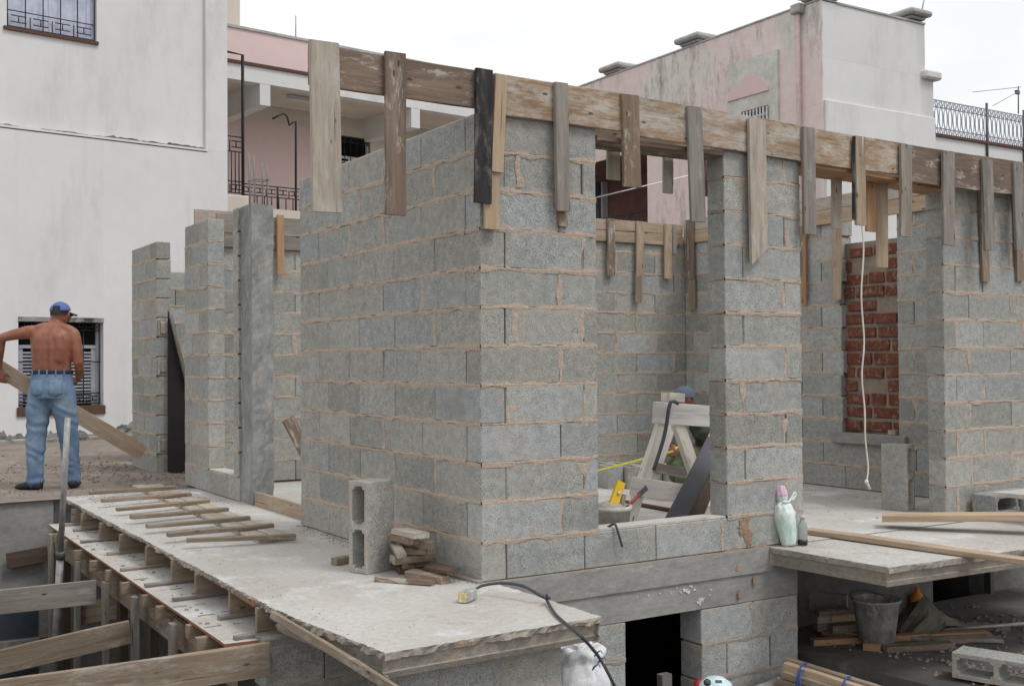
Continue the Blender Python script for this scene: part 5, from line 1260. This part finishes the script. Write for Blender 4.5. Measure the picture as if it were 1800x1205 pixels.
tplank(L2(1462, 1064, Zp+.17)+Vector((0, 0.2, 0)), L2(1530, 1072, Zp+.17)+Vector((0, 0.2, 0)), (0, 0, 1), 0.14, 0.03, 'terrazzo', 'pinkish board on edge behind the black bucket')
for k, (xa, ya, xb, yb, dz, mt, lbl) in enumerate(((1445, 1110, 1520, 1116, .03, 'wood_brown', 'dark brown stick lying low in front of the heap left of the bucket'), (1590, 1104, 1690, 1098, .02, 'wood_brown', 'brown stick behind the long orange plank, right of the bucket'),
        (1640, 1128, 1745, 1120, .015, 'wood_formwork', 'brown lath crossing right of the stained plank'), (1436, 1076, 1490, 1072, .17, 'wood_brown', 'brown stick highest on the heap left of the bucket'), (1700, 1100, 1775, 1104, .015, 'wood_grey', 'short grey lath farthest right on the dark platform'))):
    tplank(L2(xa, ya, Zp+dz), L2(xb, yb, Zp+dz), (0.3, 1, 0.2), 0.06, 0.035, mt, lbl, 'stick')
V, F = [], []
for k in range(420): stone((random.uniform(2.75, 4.6), random.uniform(-1.0, 0.6), Zp+0.004), random.choice((0.006, 0.01, 0.014, 0.025)))
tag(link('platform_rubble', me_from('rubble', V, F), 'dirt'), kind='stuff')
# crumpled sheet
V, F = [], []; n = 12; o_ = L2(1625, 1100, Zp+0.03)
for i in range(n+1):
    for j in range(n+1):
        u, v = i/n-0.5, j/n-0.5; z = 0.22*max(0, 1-abs(u)*2.0)*max(0, 1-abs(v)*1.6)+0.03*noise.noise((u*6, v*6, 2)); V.append((u*0.55, v*0.42, z))
for i in range(n):
    for j in range(n): a = i*(n+1)+j; F.append((a, a+n+1, a+n+2, a+1))
tag(link('tarpaulin', me_from('tarp', V, F), 'tarpaulin', None, Matrix.Translation(o_)), 'crumpled grey brown sheet heaped right of the black bucket', 'sheet', None, 'thing')
q = px(1612, 1055, Y=0.60)
lathe('orange_jug', [(0.0, 0), (0.05, 0), (0.055, 0.02), (0.055, 0.10), (0.02, 0.14), (0.018, 0.17), (0.0, 0.17)], 'orange_bag', None, q-Vector((0, 0, 0.07)), 12)
tag(bpy.data.objects['orange_jug'], 'small orange container against the dark wall under the landing', 'jug', None, 'thing')
tg = tube('steel_pipe', [L2(1655, 1106, Zp+0.03), L2(1850, 1092, Zp+0.05)], 0.014, 'steel_pipe'); tag(tg, 'long thin grey pipe lying in front of the black door', 'pipe', None, 'thing')
hq = px(1673, 1193, Z=Zp+0.01)
hd = (px(1800, 1215, Z=Zp+0.01)-hq).normalized(); hd.z = 0
hollow(hq+hd*0.25+Vector((-hd.y, hd.x, 0))*0.1+Vector((0, 0, 0.085)), hd, Vector((-hd.y, hd.x, 0)), 'pale hollow block lying with open cores at the bottom right', 'block_grey')
bd_ = thing('batten_bundle', px(1470, 1190, D=6.5), 'bundle of brown battens tied with blue cord at the bottom right', 'bundle')
ba, bb = px(1383, 1172, D=6.55), px(1585, 1236, D=6.1); dv = (bb-ba).normalized(); sv = Vector((dv.y, -dv.x, 0)).normalized()
for i, (s_, z_) in enumerate(((0, 0), (0.055, 0.005), (-0.055, 0.0), (0.0, 0.045), (0.055, 0.05), (-0.055, 0.045), (-0.02, 0.09), (0.04, 0.095), (0.0, -0.045), (0.055, -0.045), (-0.055, -0.045), (0.0, -0.09), (0.055, -0.09), (-0.055, -0.09))):
    e = dv*random.uniform(-0.03, 0.03); plank('batten', ba+sv*s_*-1+Vector((0, 0, z_-0.07))+e, bb+sv*s_*-1+Vector((0, 0, z_-0.07))+e, (0, 0, 1), 0.04, 0.05, 'wood_formwork' if i % 3 else 'wood_fresh', bd_, 0.003)
for f in (0.16, 0.55):
    c = ba.lerp(bb, f)+Vector((0, 0, -0.07)); ring = []
    for k in range(16):
        a = 2*math.pi*k/16; ring.append(c+sv*0.095*math.cos(a)*(1.0)+Vector((0, 0, 1))*(0.125*math.sin(a)+0.0))
    tube('cord', ring, 0.006, 'rope_blue', bd_, 6, True)
tube('cord_tail', spline([ba.lerp(bb, .16)+sv*-0.09+Vector((0, 0, .03)), ba.lerp(bb, .2)+sv*0.10+Vector((0, 0, .02)), ba.lerp(bb, .22)+sv*0.12+Vector((0, 0, -.1)), ba.lerp(bb, .25)+sv*0.13+Vector((0, 0, -.2))], 5), 0.006, 'rope_blue', bd_, 6)
wp = tplank(px(1330, 1215, D=6.4), px(1412, 1183, D=6.9), (0, 1, 0.2), 0.08, 0.025, 'wood_grey', 'grey board behind the batten bundle against the lower wall')

# sack of cement
sk = px(1016, 1150, D=5.25); V, F = [], []; n = 48
prof = [(0.0, 0.0), (0.14, 0.0)]+[(0.165-0.006*abs(k-6), 0.03+0.03*k) for k in range(13)]+[(0.118, 0.415), (0.108, 0.43), (0.118, 0.445), (0.128, 0.46), (0.122, 0.48), (0.105, 0.49), (0.07, 0.485), (0.03, 0.47), (0.0, 0.465)]
for (r, z) in prof:
    for j in range(n):
        a = 2*math.pi*j/n; cs, sn = math.cos(a), math.sin(a)
        cr = abs(noise.noise((cs*3.1+4, sn*3.1, z*6)))*0.30+0.10*noise.noise((cs*8, sn*8, z*22)); f_ = 1.06-cr*(1.0 if z > 0.3 else 0.6)
        V.append((r*f_*cs, r*f_*sn*0.74, z+(0.05*noise.noise((cs*1.6, sn*1.6, 5))+0.02*noise.noise((cs*6, sn*6, 7)))*(1 if z > 0.38 else 0)))
for i in range(len(prof)-1):
    for j in range(n): F.append((i*n+j, i*n+(j+1) % n, (i+1)*n+(j+1) % n, (i+1)*n+j))
sa_ = thing('cement_sack', (sk.x, sk.y, -0.82), 'white woven sack standing under the slab corner at the bottom', 'sack')
zs = px(1016, 1132, D=5.25).z-0.5
link('sack_body', me_from('sack', V, F), 'bag_cloth', sa_, Matrix.Translation((sk.x, sk.y, zs)) @ Matrix.Rotation(-0.5, 4, 'Z'), True)
boxw('plinth_crate', (sk.x-0.16, sk.y-0.13, -0.82), (sk.x+0.16, sk.y+0.13, zs), 'shaded_concrete', sa_)
for k, (x, y) in enumerate(((1052, 1148), (1058, 1160), (975, 1178), (1048, 1172))):
    c = px(x, y, D=5.09); tube('print_mark', spline([c+RT*(0.018*math.cos(a_))+UP*(0.014*math.sin(a_*1.6)) for a_ in (0, 1, 2, 3, 4, 5)], 3), 0.0022, 'rope_blue', sa_, 4)
# power tool at the bottom edge
gt = thing('power_tool', px(1252, 1215, D=6.1), 'light blue power tool with red guard peeping in at the bottom', 'power tool')
g0 = px(1258, 1212, D=6.1)
lathe('housing', [(0.0, 0.075), (0.045, 0.068), (0.085, 0.04), (0.10, 0.0), (0.10, -0.12)], 'grinder_white', gt, g0, 24)
lathe('knob', [(0.0, 0.02), (0.018, 0.018), (0.02, 0.0)], 'cable', gt, px(1243, 1199, D=5.98), 14, axis=-FW+Vector((0, 0, .5)))
lathe('guard', [(0.0, 0.03), (0.055, 0.03), (0.06, 0.0), (0.055, -0.03), (0.0, -0.03)], 'grinder_red', gt, px(1234, 1212, D=6.15), 20, axis=RT+Vector((0, 0, .3)))
c = px(1263, 1197, D=5.98); plank('label_plate', c-RT*0.018, c+RT*0.018, UP+FW*0.6, 0.016, 0.004, 'steel_dark', gt, 0.0002); boxw('stand', (g0.x-0.08, g0.y-0.08, -0.82), (g0.x+0.08, g0.y+0.08, g0.z-0.1), 'steel_dark', gt)
tag(plank('stake', px(1168, 1183, Y=0.1)-Vector((0, 0, 0.6)), px(1168, 1183, Y=0.1), (1, 0, 0), 0.075, 0.05, 'shaded_concrete', None, 0.004), 'small grey stake standing in the black lower doorway', 'stake', None, 'thing')

# ================================================================== PEOPLE
def loft(rings, V, F, n=14):
    """rings: (center, rx, ry, xaxis, yaxis) elliptical sections, capped"""
    st = len(V)
    for (c, rx, ry, xa_, ya_) in rings:
        for k in range(n):
            a = 2*math.pi*k/n; V.append(Vector(c)+Vector(xa_)*rx*math.cos(a)+Vector(ya_)*ry*math.sin(a))
    for i in range(len(rings)-1):
        for k in range(n): F.append((st+i*n+k, st+i*n+(k+1) % n, st+(i+1)*n+(k+1) % n, st+(i+1)*n+k))
    F.append(tuple(st+k for k in range(n))[::-1]); F.append(tuple(st+(len(rings)-1)*n+k for k in range(n)))
def limb(pts, V, F, n=12, flat=1.0):
    """pts: (pos, radius); ball-ended tapering limb"""
    P = [Vector(p) for p, _ in pts]; R = [r for _, r in pts]; rings = []
    for i, p in enumerate(P):
        t = (P[min(i+1, len(P)-1)]-P[max(i-1, 0)]).normalized()
        q = Vector((0, 1, 0)) if abs(t.y) < 0.9 else Vector((1, 0, 0)); x = t.cross(q).normalized(); y = t.cross(x)
        if i == 0: rings += [(p-t*R[i]*0.85, R[i]*0.45, R[i]*0.45*flat, x, y), (p-t*R[i]*0.5, R[i]*0.83, R[i]*0.83*flat, x, y)]
        rings.append((p, R[i], R[i]*flat, x, y))
        if i == len(P)-1: rings += [(p+t*R[i]*0.5, R[i]*0.83, R[i]*0.83*flat, x, y), (p+t*R[i]*0.85, R[i]*0.45, R[i]*0.45*flat, x, y)]
    loft(rings, V, F, n)
def ball(c, r, V, F, n=12):
    rings = []
    for i in range(1, 9):
        a = math.pi*i/9; rings.append((Vector(c)-Vector((0, 0, r[2]*math.cos(a))), r[0]*math.sin(a), r[1]*math.sin(a), (1, 0, 0), (0, 1, 0)))
    loft(rings, V, F, n)
def skinned(name, V, F, mat, parent, M, voxel=0.009, it=6, post=None):
    me = me_from(name, V, F); o = bpy.data.objects.new(name, me); COL.objects.link(o)
    r = o.modifiers.new('r', 'REMESH'); r.mode = 'VOXEL'; r.voxel_size = voxel
    s = o.modifiers.new('s', 'SMOOTH'); s.factor = 0.5; s.iterations = it
    dg = bpy.context.evaluated_depsgraph_get(); dg.update()
    nm = bpy.data.meshes.new_from_object(o.evaluated_get(dg)); bpy.data.objects.remove(o)
    if post:
        for v in nm.vertices: v.co = post(v.co.copy())
    nm.materials.clear()
    return link(name, nm, mat, parent, M, True)
def hand(w, d, side, V, F, palm_n, curl=0.6, size=1.0):
    """palm from wrist w along d; fingers curl towards palm_n; thumb on 'side' vector"""
    d = Vector(d).normalized(); pn = Vector(palm_n).normalized(); sd_ = Vector(side).normalized(); S = size
    for k in range(4):
        o_ = (k-1.5)*0.021*S; limb([(w+sd_*o_*0.7, 0.017*S), (w+d*0.05*S+sd_*o_, 0.0155*S), (w+d*0.085*S+sd_*o_, 0.0125*S)], V, F, 8)
        b = w+d*0.085*S+sd_*o_; Lf = (0.062, 0.074, 0.078, 0.068)[k]*S; a = curl
        p1 = b+(d*math.cos(a*0.6)+pn*math.sin(a*0.6))*Lf*0.45; p2 = p1+(d*math.cos(a*1.5)+pn*math.sin(a*1.5))*Lf*0.33; p3 = p2+(d*math.cos(a*2.3)+pn*math.sin(a*2.3))*Lf*0.27
        limb([(b, 0.0115*S), (p1, 0.0102*S), (p2, 0.0092*S), (p3, 0.0082*S)], V, F, 8)
    t0_ = w+d*0.025*S+sd_*0.030*S; t1_ = t0_+(sd_*0.7+d*0.6+pn*0.35).normalized()*0.045*S; limb([(t0_, 0.015*S), (t1_, 0.0125*S), (t1_+(d*0.8+pn*0.5).normalized()*0.035*S, 0.0098*S)], V, F, 8)

# ---- shirtless man seen from behind (local: x right, y away from the viewer, z up)
foot = px(92, 860, Z=0.0)
R_ = Vector((RT.x, RT.y, 0)).normalized(); F_ = Vector((FW.x, FW.y, 0)).normalized()
M = Matrix((R_, F_, Vector((0, 0, 1)))).transposed().to_4x4(); M.translation = foot
man = thing('person', foot, 'shirtless person in blue cap and jeans seen from behind, carrying a board', 'person')
V, F = [], []; X_, Y_ = (1, 0, 0), (0, 1, 0)
loft([((-.01, .01, .95), .165, .105, X_, Y_), ((-.01, .01, 1.02), .175, .112, X_, Y_), ((-.01, .01, 1.10), .178, .112, X_, Y_), ((-.005, .0, 1.20), .180, .115, X_, Y_), ((0, -.005, 1.30), .192, .120, X_, Y_),
      ((0, .0, 1.38), .200, .122, X_, Y_), ((-.002, .01, 1.45), .190, .112, X_, Y_), ((0, .02, 1.50), .140, .085, X_, Y_), ((.005, .03, 1.54), .075, .065, X_, Y_)], V, F, 20)
limb([((-.005, .02, 1.47), .07), ((.01, .05, 1.53), .06), ((.022, .075, 1.59), .058)], V, F)                 # neck
ball((.035, .095, 1.63), (.078, .095, .115), V, F, 16)                                                     # head
ball((.075, .16, 1.595), (.035, .035, .045), V, F); limb([((.082, .185, 1.62), .012), ((.088, .20, 1.595), .014)], V, F, 8)  # jaw, nose
ball((.112, .095, 1.62), (.012, .022, .032), V, F); ball((-.042, .085, 1.62), (.012, .022, .032), V, F)   # ears
for s in (-1, 1):
    limb([((s*.06, .0, 1.50), .05), ((s*.13, .005, 1.475), .055), ((s*.185, .01, 1.44), .058)], V, F)         # trapezius
    limb([((s*.085, -.075, 1.40), .055), ((s*.10, -.07, 1.30), .055), ((s*.09, -.06, 1.20), .05)], V, F)      # shoulder blade, lat
# left arm, raised sideways then down to the board
limb([((-.175, .0, 1.455), .066), ((-.23, .0, 1.455), .062), ((-.34, -.01, 1.435), .052), ((-.445, -.02, 1.41), .043), ((-.475, .0, 1.37), .041), ((-.505, .03, 1.28), .045), ((-.525, .06, 1.19), .037), ((-.53, .075, 1.12), .029)], V, F)
hand(Vector((-.53, .08, 1.11)), (0.12, 0.15, -1), (0.9, 0.2, 0.0), V, F, (0.4, 1, 0), 0.75)
# right arm, hanging, forearm forward to the board
limb([((.185, .01, 1.43), .066), ((.205, .0, 1.38), .062), ((.225, .0, 1.28), .054), ((.238, .01, 1.17), .045), ((.235, .04, 1.13), .043), ((.20, .13, 1.08), .042), ((.16, .22, 1.03), .031)], V, F)
hand(Vector((.155, .23, 1.025)), (-0.5, 0.8, -0.2), (0.2, 0.3, 0.9), V, F, (-0.8, -0.3, 0), 0.8)
# legs inside the jeans
limb([((-.10, .0, .95), .10), ((-.13, .0, .70), .082), ((-.145, .0, .48), .058), ((-.15, -.02, .30), .056), ((-.15, -.01, .08), .04)], V, F)
limb([((.08, .02, .95), .10), ((.10, .05, .70), .082), ((.11, .10, .48), .058), ((.115, .12, .30), .056), ((.12, .16, .08), .04)], V, F)
def groove(c):
    if 0.98 < c.z < 1.48 and c.y < 0.02:
        g = math.exp(-((c.x+0.002)/0.018)**2); c.y += 0.016*g*min(1, (c.z-0.98)*8)*min(1, (1.48-c.z)*10)
        c.y += 0.006*math.exp(-((abs(c.x)-0.10)/0.02)**2)*math.exp(-((c.z-1.27)/0.05)**2)
    return c
body = skinned('body', V, F, 'skin', man, M, 0.0085, 5, groove)
# jeans
V, F = [], []
loft([((-.01, .01, .84), .205, .140, X_, Y_), ((-.01, .005, .92), .205, .142, X_, Y_), ((-.01, .01, 1.0), .196, .130, X_, Y_), ((-.01, .01, 1.065), .188, .122, X_, Y_), ((-.01, .01, 1.09), .187, .121, X_, Y_)], V, F, 22)
limb([((-.10, .0, .92), .115), ((-.125, .0, .76), .112), ((-.14, .0, .60), .098), ((-.15, .0, .45), .086), ((-.155, -.01, .30), .080), ((-.155, -.01, .16), .076), ((-.155, -.005, .075), .080)], V, F, 16)
limb([((.085, .02, .92), .115), ((.10, .03, .76), .112), ((.11, .07, .60), .098), ((.115, .10, .45), .086), ((.12, .12, .30), .080), ((.122, .15, .16), .076), ((.122, .16, .085), .078)], V, F, 16)
for s in (-1, 1): ball((s*.088-.01, -.048, .92), (.095, .080, .12), V, F)
def crease(c):
    w_ = 0.0045*math.sin(c.z*55+c.x*25+5*noise.noise(c*6))*(1 if c.z < 0.85 else 0.3)+0.008*noise.noise((c.x*9, c.y*9, c.z*6))
    q = Vector((c.x-(-.14 if c.x < -.01 else .11), c.y, 0)); L_ = max(q.length, 0.02); k = 1.0 if c.z < 0.80 else 0.4
    return c+q/L_*w_*k
jeans = skinned('jeans', V, F, 'jeans', man, M, 0.010, 4, crease)
V, F = [], []; ring = lambda z, s: [((-.01, .01, z), .190*s, .124*s, X_, Y_)]
loft(ring(1.068, 1.0)+ring(1.072, 1.02)+ring(1.098, 1.02)+ring(1.102, .99), V, F, 28)
link('belt', me_from('belt', V, F), 'belt_navy', man, M, True)
for xx in (-.15, -.075, .0, .075, .14):
    y_ = .01-.128*math.sqrt(max(0, 1-((xx+.01)/.196)**2)); link('belt_loop', boxes_mesh([((xx-.006, y_-.006, 1.058), (xx+.006, y_+.004, 1.108))]), 'jeans', man, M)
from mathutils.bvhtree import BVHTree
bv = BVHTree.FromPolygons([v.co.copy() for v in jeans.data.vertices], [tuple(p.vertices) for p in jeans.data.polygons])
for sgn in (-1, 1):
    n_ = 10; V, F = [], []; cx_ = sgn*.088-.01
    for i in range(n_+1):
        for j in range(n_+1):
            x = cx_+(i/n_-.5)*.115; z = .885+.125*j/n_-(0.028*(1-abs(i/n_-0.5)*2) if j == 0 else 0)
            h = bv.ray_cast(Vector((x, -1, z)), Vector((0, 1, 0)))[0]
            V.append((h or Vector((x, -.12, z)))+Vector((0, -.0035, 0)))
    for i in range(n_):
        for j in range(n_): a = i*(n_+1)+j; F.append((a, a+n_+1, a+n_+2, a+1))
    po = link('back_pocket', me_from('pocket', V, F), 'jeans', man, M, True); sm = po.modifiers.new('t', 'SOLIDIFY'); sm.thickness = 0.004
# shoes, cap, hair
for (cx, cy, dx, dy) in ((-.165, -.02, -0.75, 0.25), (.13, .165, -0.2, 0.95)):
    V, F = [], []; d = Vector((dx, dy, 0)).normalized(); s_ = Vector((-d.y, d.x, 0)); o_ = Vector((cx, cy, 0))
    loft([(o_-d*.085+Vector((0, 0, .035)), .030, .034, s_, (0, 0, 1)), (o_-d*.05+Vector((0, 0, .045)), .044, .046, s_, (0, 0, 1)), (o_+d*.03+Vector((0, 0, .045)), .046, .046, s_, (0, 0, 1)), (o_+d*.10+Vector((0, 0, .035)), .050, .036, s_, (0, 0, 1)), (o_+d*.16+Vector((0, 0, .028)), .046, .028, s_, (0, 0, 1)), (o_+d*.195+Vector((0, 0, .022)), .026, .018, s_, (0, 0, 1))], V, F, 14)
    V = [Vector((v.x, v.y, max(v.z, 0.002))) for v in map(Vector, V)]; link('shoe', me_from('shoe', V, F), 'shoe_black', man, M, True)
V, F = [], []; hc = Vector((.035, .095, 1.65)); n_ = 22
for i in range(9):
    a = math.pi/2*i/8
    for k in range(n_): t = 2*math.pi*k/n_; V.append(hc+Vector((.092*math.cos(a)*math.cos(t), .108*math.cos(a)*math.sin(t), .012+.082*math.sin(a)-.012*math.cos(a)*(0.6-0.4*math.sin(t)))))
for i in range(8):
    for k in range(n_):
        if i < 3 and math.sin(2*math.pi*(k+.5)/n_) < -0.86: continue                                     # opening over the strap at the back
        F.append((i*n_+k, i*n_+(k+1) % n_, (i+1)*n_+(k+1) % n_, (i+1)*n_+k))
cp = link('cap', me_from('cap', V, F), 'cap_blue', man, M, True); sm = cp.modifiers.new('t', 'SOLIDIFY'); sm.thickness = 0.004
V, F = [], []; fd = Vector((0.72, 0.69, 0)).normalized(); sdv = Vector((fd.y, -fd.x, 0))
for i in range(5):
    for j in range(9):
        t = (j/8-.5)*2; V.append(hc+fd*(.085+.075*i/4*math.sqrt(max(0, 1-t*t*0.8)))+sdv*t*.075+Vector((0, 0, -.004-.022*i/4-.02*t*t)))
for i in range(4):
    for j in range(8): a = i*9+j; F.append((a, a+1, a+10, a+9))
vi = link('visor', me_from('visor', V, F), 'shoe_black', cp, M, True); sm = vi.modifiers.new('t', 'SOLIDIFY'); sm.thickness = 0.004
V, F = [], []; ball((.033, .088, 1.633), (.083, .099, .10), V, F, 18); V = [v for v in V]
hm = me_from('hair', V, F); bm = bmesh.new(); bm.from_mesh(hm)
bmesh.ops.delete(bm, geom=[v for v in bm.verts if v.co.z < 1.60 or v.co.y > 0.13], context='VERTS'); bm.to_mesh(hm); bm.free(); link('hair', hm, 'hair', man, M, True)
cb2 = tag(plank('plank', px(-60, 612, D=10.42), px(252, 797, D=11.0), (0, 0, 1), 0.15, 0.035, 'wood_fresh', None, 0.003), 'tan board carried aslant in front of the shirtless person', 'plank', None, 'thing')

# ---- second worker crouching behind the trestle
wb = px(1222, 850, D=9.3); wb.z = 0
M2 = Matrix((R_, F_, Vector((0, 0, 1)))).transposed().to_4x4(); M2.translation = wb
wk = thing('person', wb, 'person in dark green clothes and cap crouching behind the trestle with a tape', 'person')
hz = px(1197, 702, D=9.3).z
V, F = [], []
ball((-.09, 0, hz), (.085, .078, .112), V, F, 16); limb([((-.155, .0, hz-.02), .014), ((-.175, 0, hz-.045), .015)], V, F, 8); ball((-.115, 0, hz-.07), (.05, .05, .045), V, F); ball((-.06, -.078, hz-.005), (.02, .012, .03), V, F)
limb([((-.06, 0, hz-.08), .055), ((.0, .0, hz-.17), .058), ((.05, 0, hz-.25), .07)], V, F)
limb([((.10, -.17, hz-.30), .055), ((.10, -.22, hz-.42), .048), ((.06, -.22, hz-.46), .043), ((-.06, -.15, hz-.44), .036), ((-.14, -.11, hz-.43), .030)], V, F)
limb([((.10, .17, hz-.30), .055), ((.06, .22, hz-.42), .048), ((-.03, .18, hz-.45), .043), ((-.13, .10, hz-.42), .030)], V, F)
hand(Vector((-.14, -.11, hz-.43)), (-1, 0.2, 0.05), (0, 0.3, 1), V, F, (0, 1, 0.2), 0.7); hand(Vector((-.13, .10, hz-.42)), (-1, -.3, 0), (0, -.2, 1), V, F, (0, -1, 0.1), 0.7)
limb([((.12, -.02, hz-.25), .10), ((.20, 0, .35), .10)], V, F)
limb([((.16, -.09, .28), .08), ((-.10, -.13, .36), .06), ((-.13, -.13, .20), .05), ((-.06, -.13, .06), .04)], V, F); limb([((.16, .09, .28), .08), ((-.08, .13, .34), .06), ((-.13, .13, .18), .05), ((-.08, .13, .06), .04)], V, F)
skinned('body', V, F, 'skin_worker', wk, M2, 0.009, 4)
V, F = [], []
loft([((.19, 0, .24), .15, .19, X_, Y_), ((.18, 0, .36), .15, .20, X_, Y_), ((.15, 0, .48), .135, .20, X_, Y_), ((.10, 0, hz-.30), .12, .20, X_, Y_), ((.06, 0, hz-.22), .10, .15, X_, Y_), ((.035, 0, hz-.175), .072, .085, X_, Y_)], V, F, 20)
for s in (-1, 1): limb([((.08, s*.15, hz-.27), .075), ((.10, s*.21, hz-.38), .065), ((.075, s*.225, hz-.44), .058)], V, F)
def cre2(c): return c+Vector((0.01*math.sin(c.z*50+c.y*20), 0.008*math.sin(c.z*38+c.x*30), 0))
skinned('shirt', V, F, 'shirt_green', wk, M2, 0.010, 3, cre2)
V, F = [], []
limb([((.18, -.09, .28), .115), ((.04, -.12, .34), .10), ((-.10, -.135, .385), .082), ((-.145, -.135, .30), .075), ((-.12, -.135, .20), .072), ((-.07, -.135, .10), .07)], V, F, 16)
limb([((.18, .09, .28), .115), ((.04, .12, .33), .10), ((-.09, .135, .36), .082), ((-.14, .135, .28), .075), ((-.12, .135, .18), .072), ((-.08, .135, .10), .07)], V, F, 16)
loft([((.20, 0, .19), .13, .18, X_, Y_), ((.20, 0, .30), .15, .195, X_, Y_), ((.18, 0, .38), .15, .195, X_, Y_)], V, F, 18)
skinned('trousers', V, F, 'trousers_green', wk, M2, 0.010, 3, cre2)
for s in (-1, 1):
    V, F = [], []; limb([((.0, s*.135, .045), .042), ((-.08, s*.135, .042), .044), ((-.17, s*.135, .032), .032)], V, F, 12); link('shoe', me_from('shoe', [Vector((v[0], v[1], max(v[2], 0.002))) for v in V], F), 'shoe_black', wk, M2, True)
V, F = [], []; hc = Vector((-.085, 0, hz+.02)); n_ = 20
for i in range(8):
    a = math.pi/2*i/7
    for k in range(n_): t = 2*math.pi*k/n_; V.append(hc+Vector((.098*math.cos(a)*math.cos(t), .092*math.cos(a)*math.sin(t), .092*math.sin(a))))
for i in range(7):
    for k in range(n_): F.append((i*n_+k, i*n_+(k+1) % n_, (i+1)*n_+(k+1) % n_, (i+1)*n_+k))
for j in range(7): t = (j/6-.5)*2; V.append(hc+Vector((-.09-.085*math.sqrt(1-t*t*.85), t*.07, -.015)))
b_ = 8*n_; ks = [n_//2-3+j for j in range(7)]
for j in range(6): F.append((ks[j], ks[j+1], b_+6-(j+1), b_+6-j))
link('cap', me_from('cap', V, F), 'cap_grey', wk, M2, True)
boxw('stool_block', wb+R_*0.08-F_*0.0+Vector((-0.1, -0.1, 0)), wb+R_*0.25+F_*0.12+Vector((0.05, 0.05, 0.20)), 'block_grey', wk, 0.006)
tm = thing('tape_measure', px(1190, 790, D=9.2), 'thin yellow tape stretched from the crouching worker to the left', 'tape')
plank('blade', px(1189, 791, D=9.22), px(1040, 829, D=8.6), (0, 0, 1), 0.013, 0.002, 'tape_yellow', tm, 0.0005); c = px(1190, 791, D=9.22); boxw('case', c-Vector((.03, .02, .03)), c+Vector((.03, .02, .03)), 'tape_yellow', tm, 0.008)
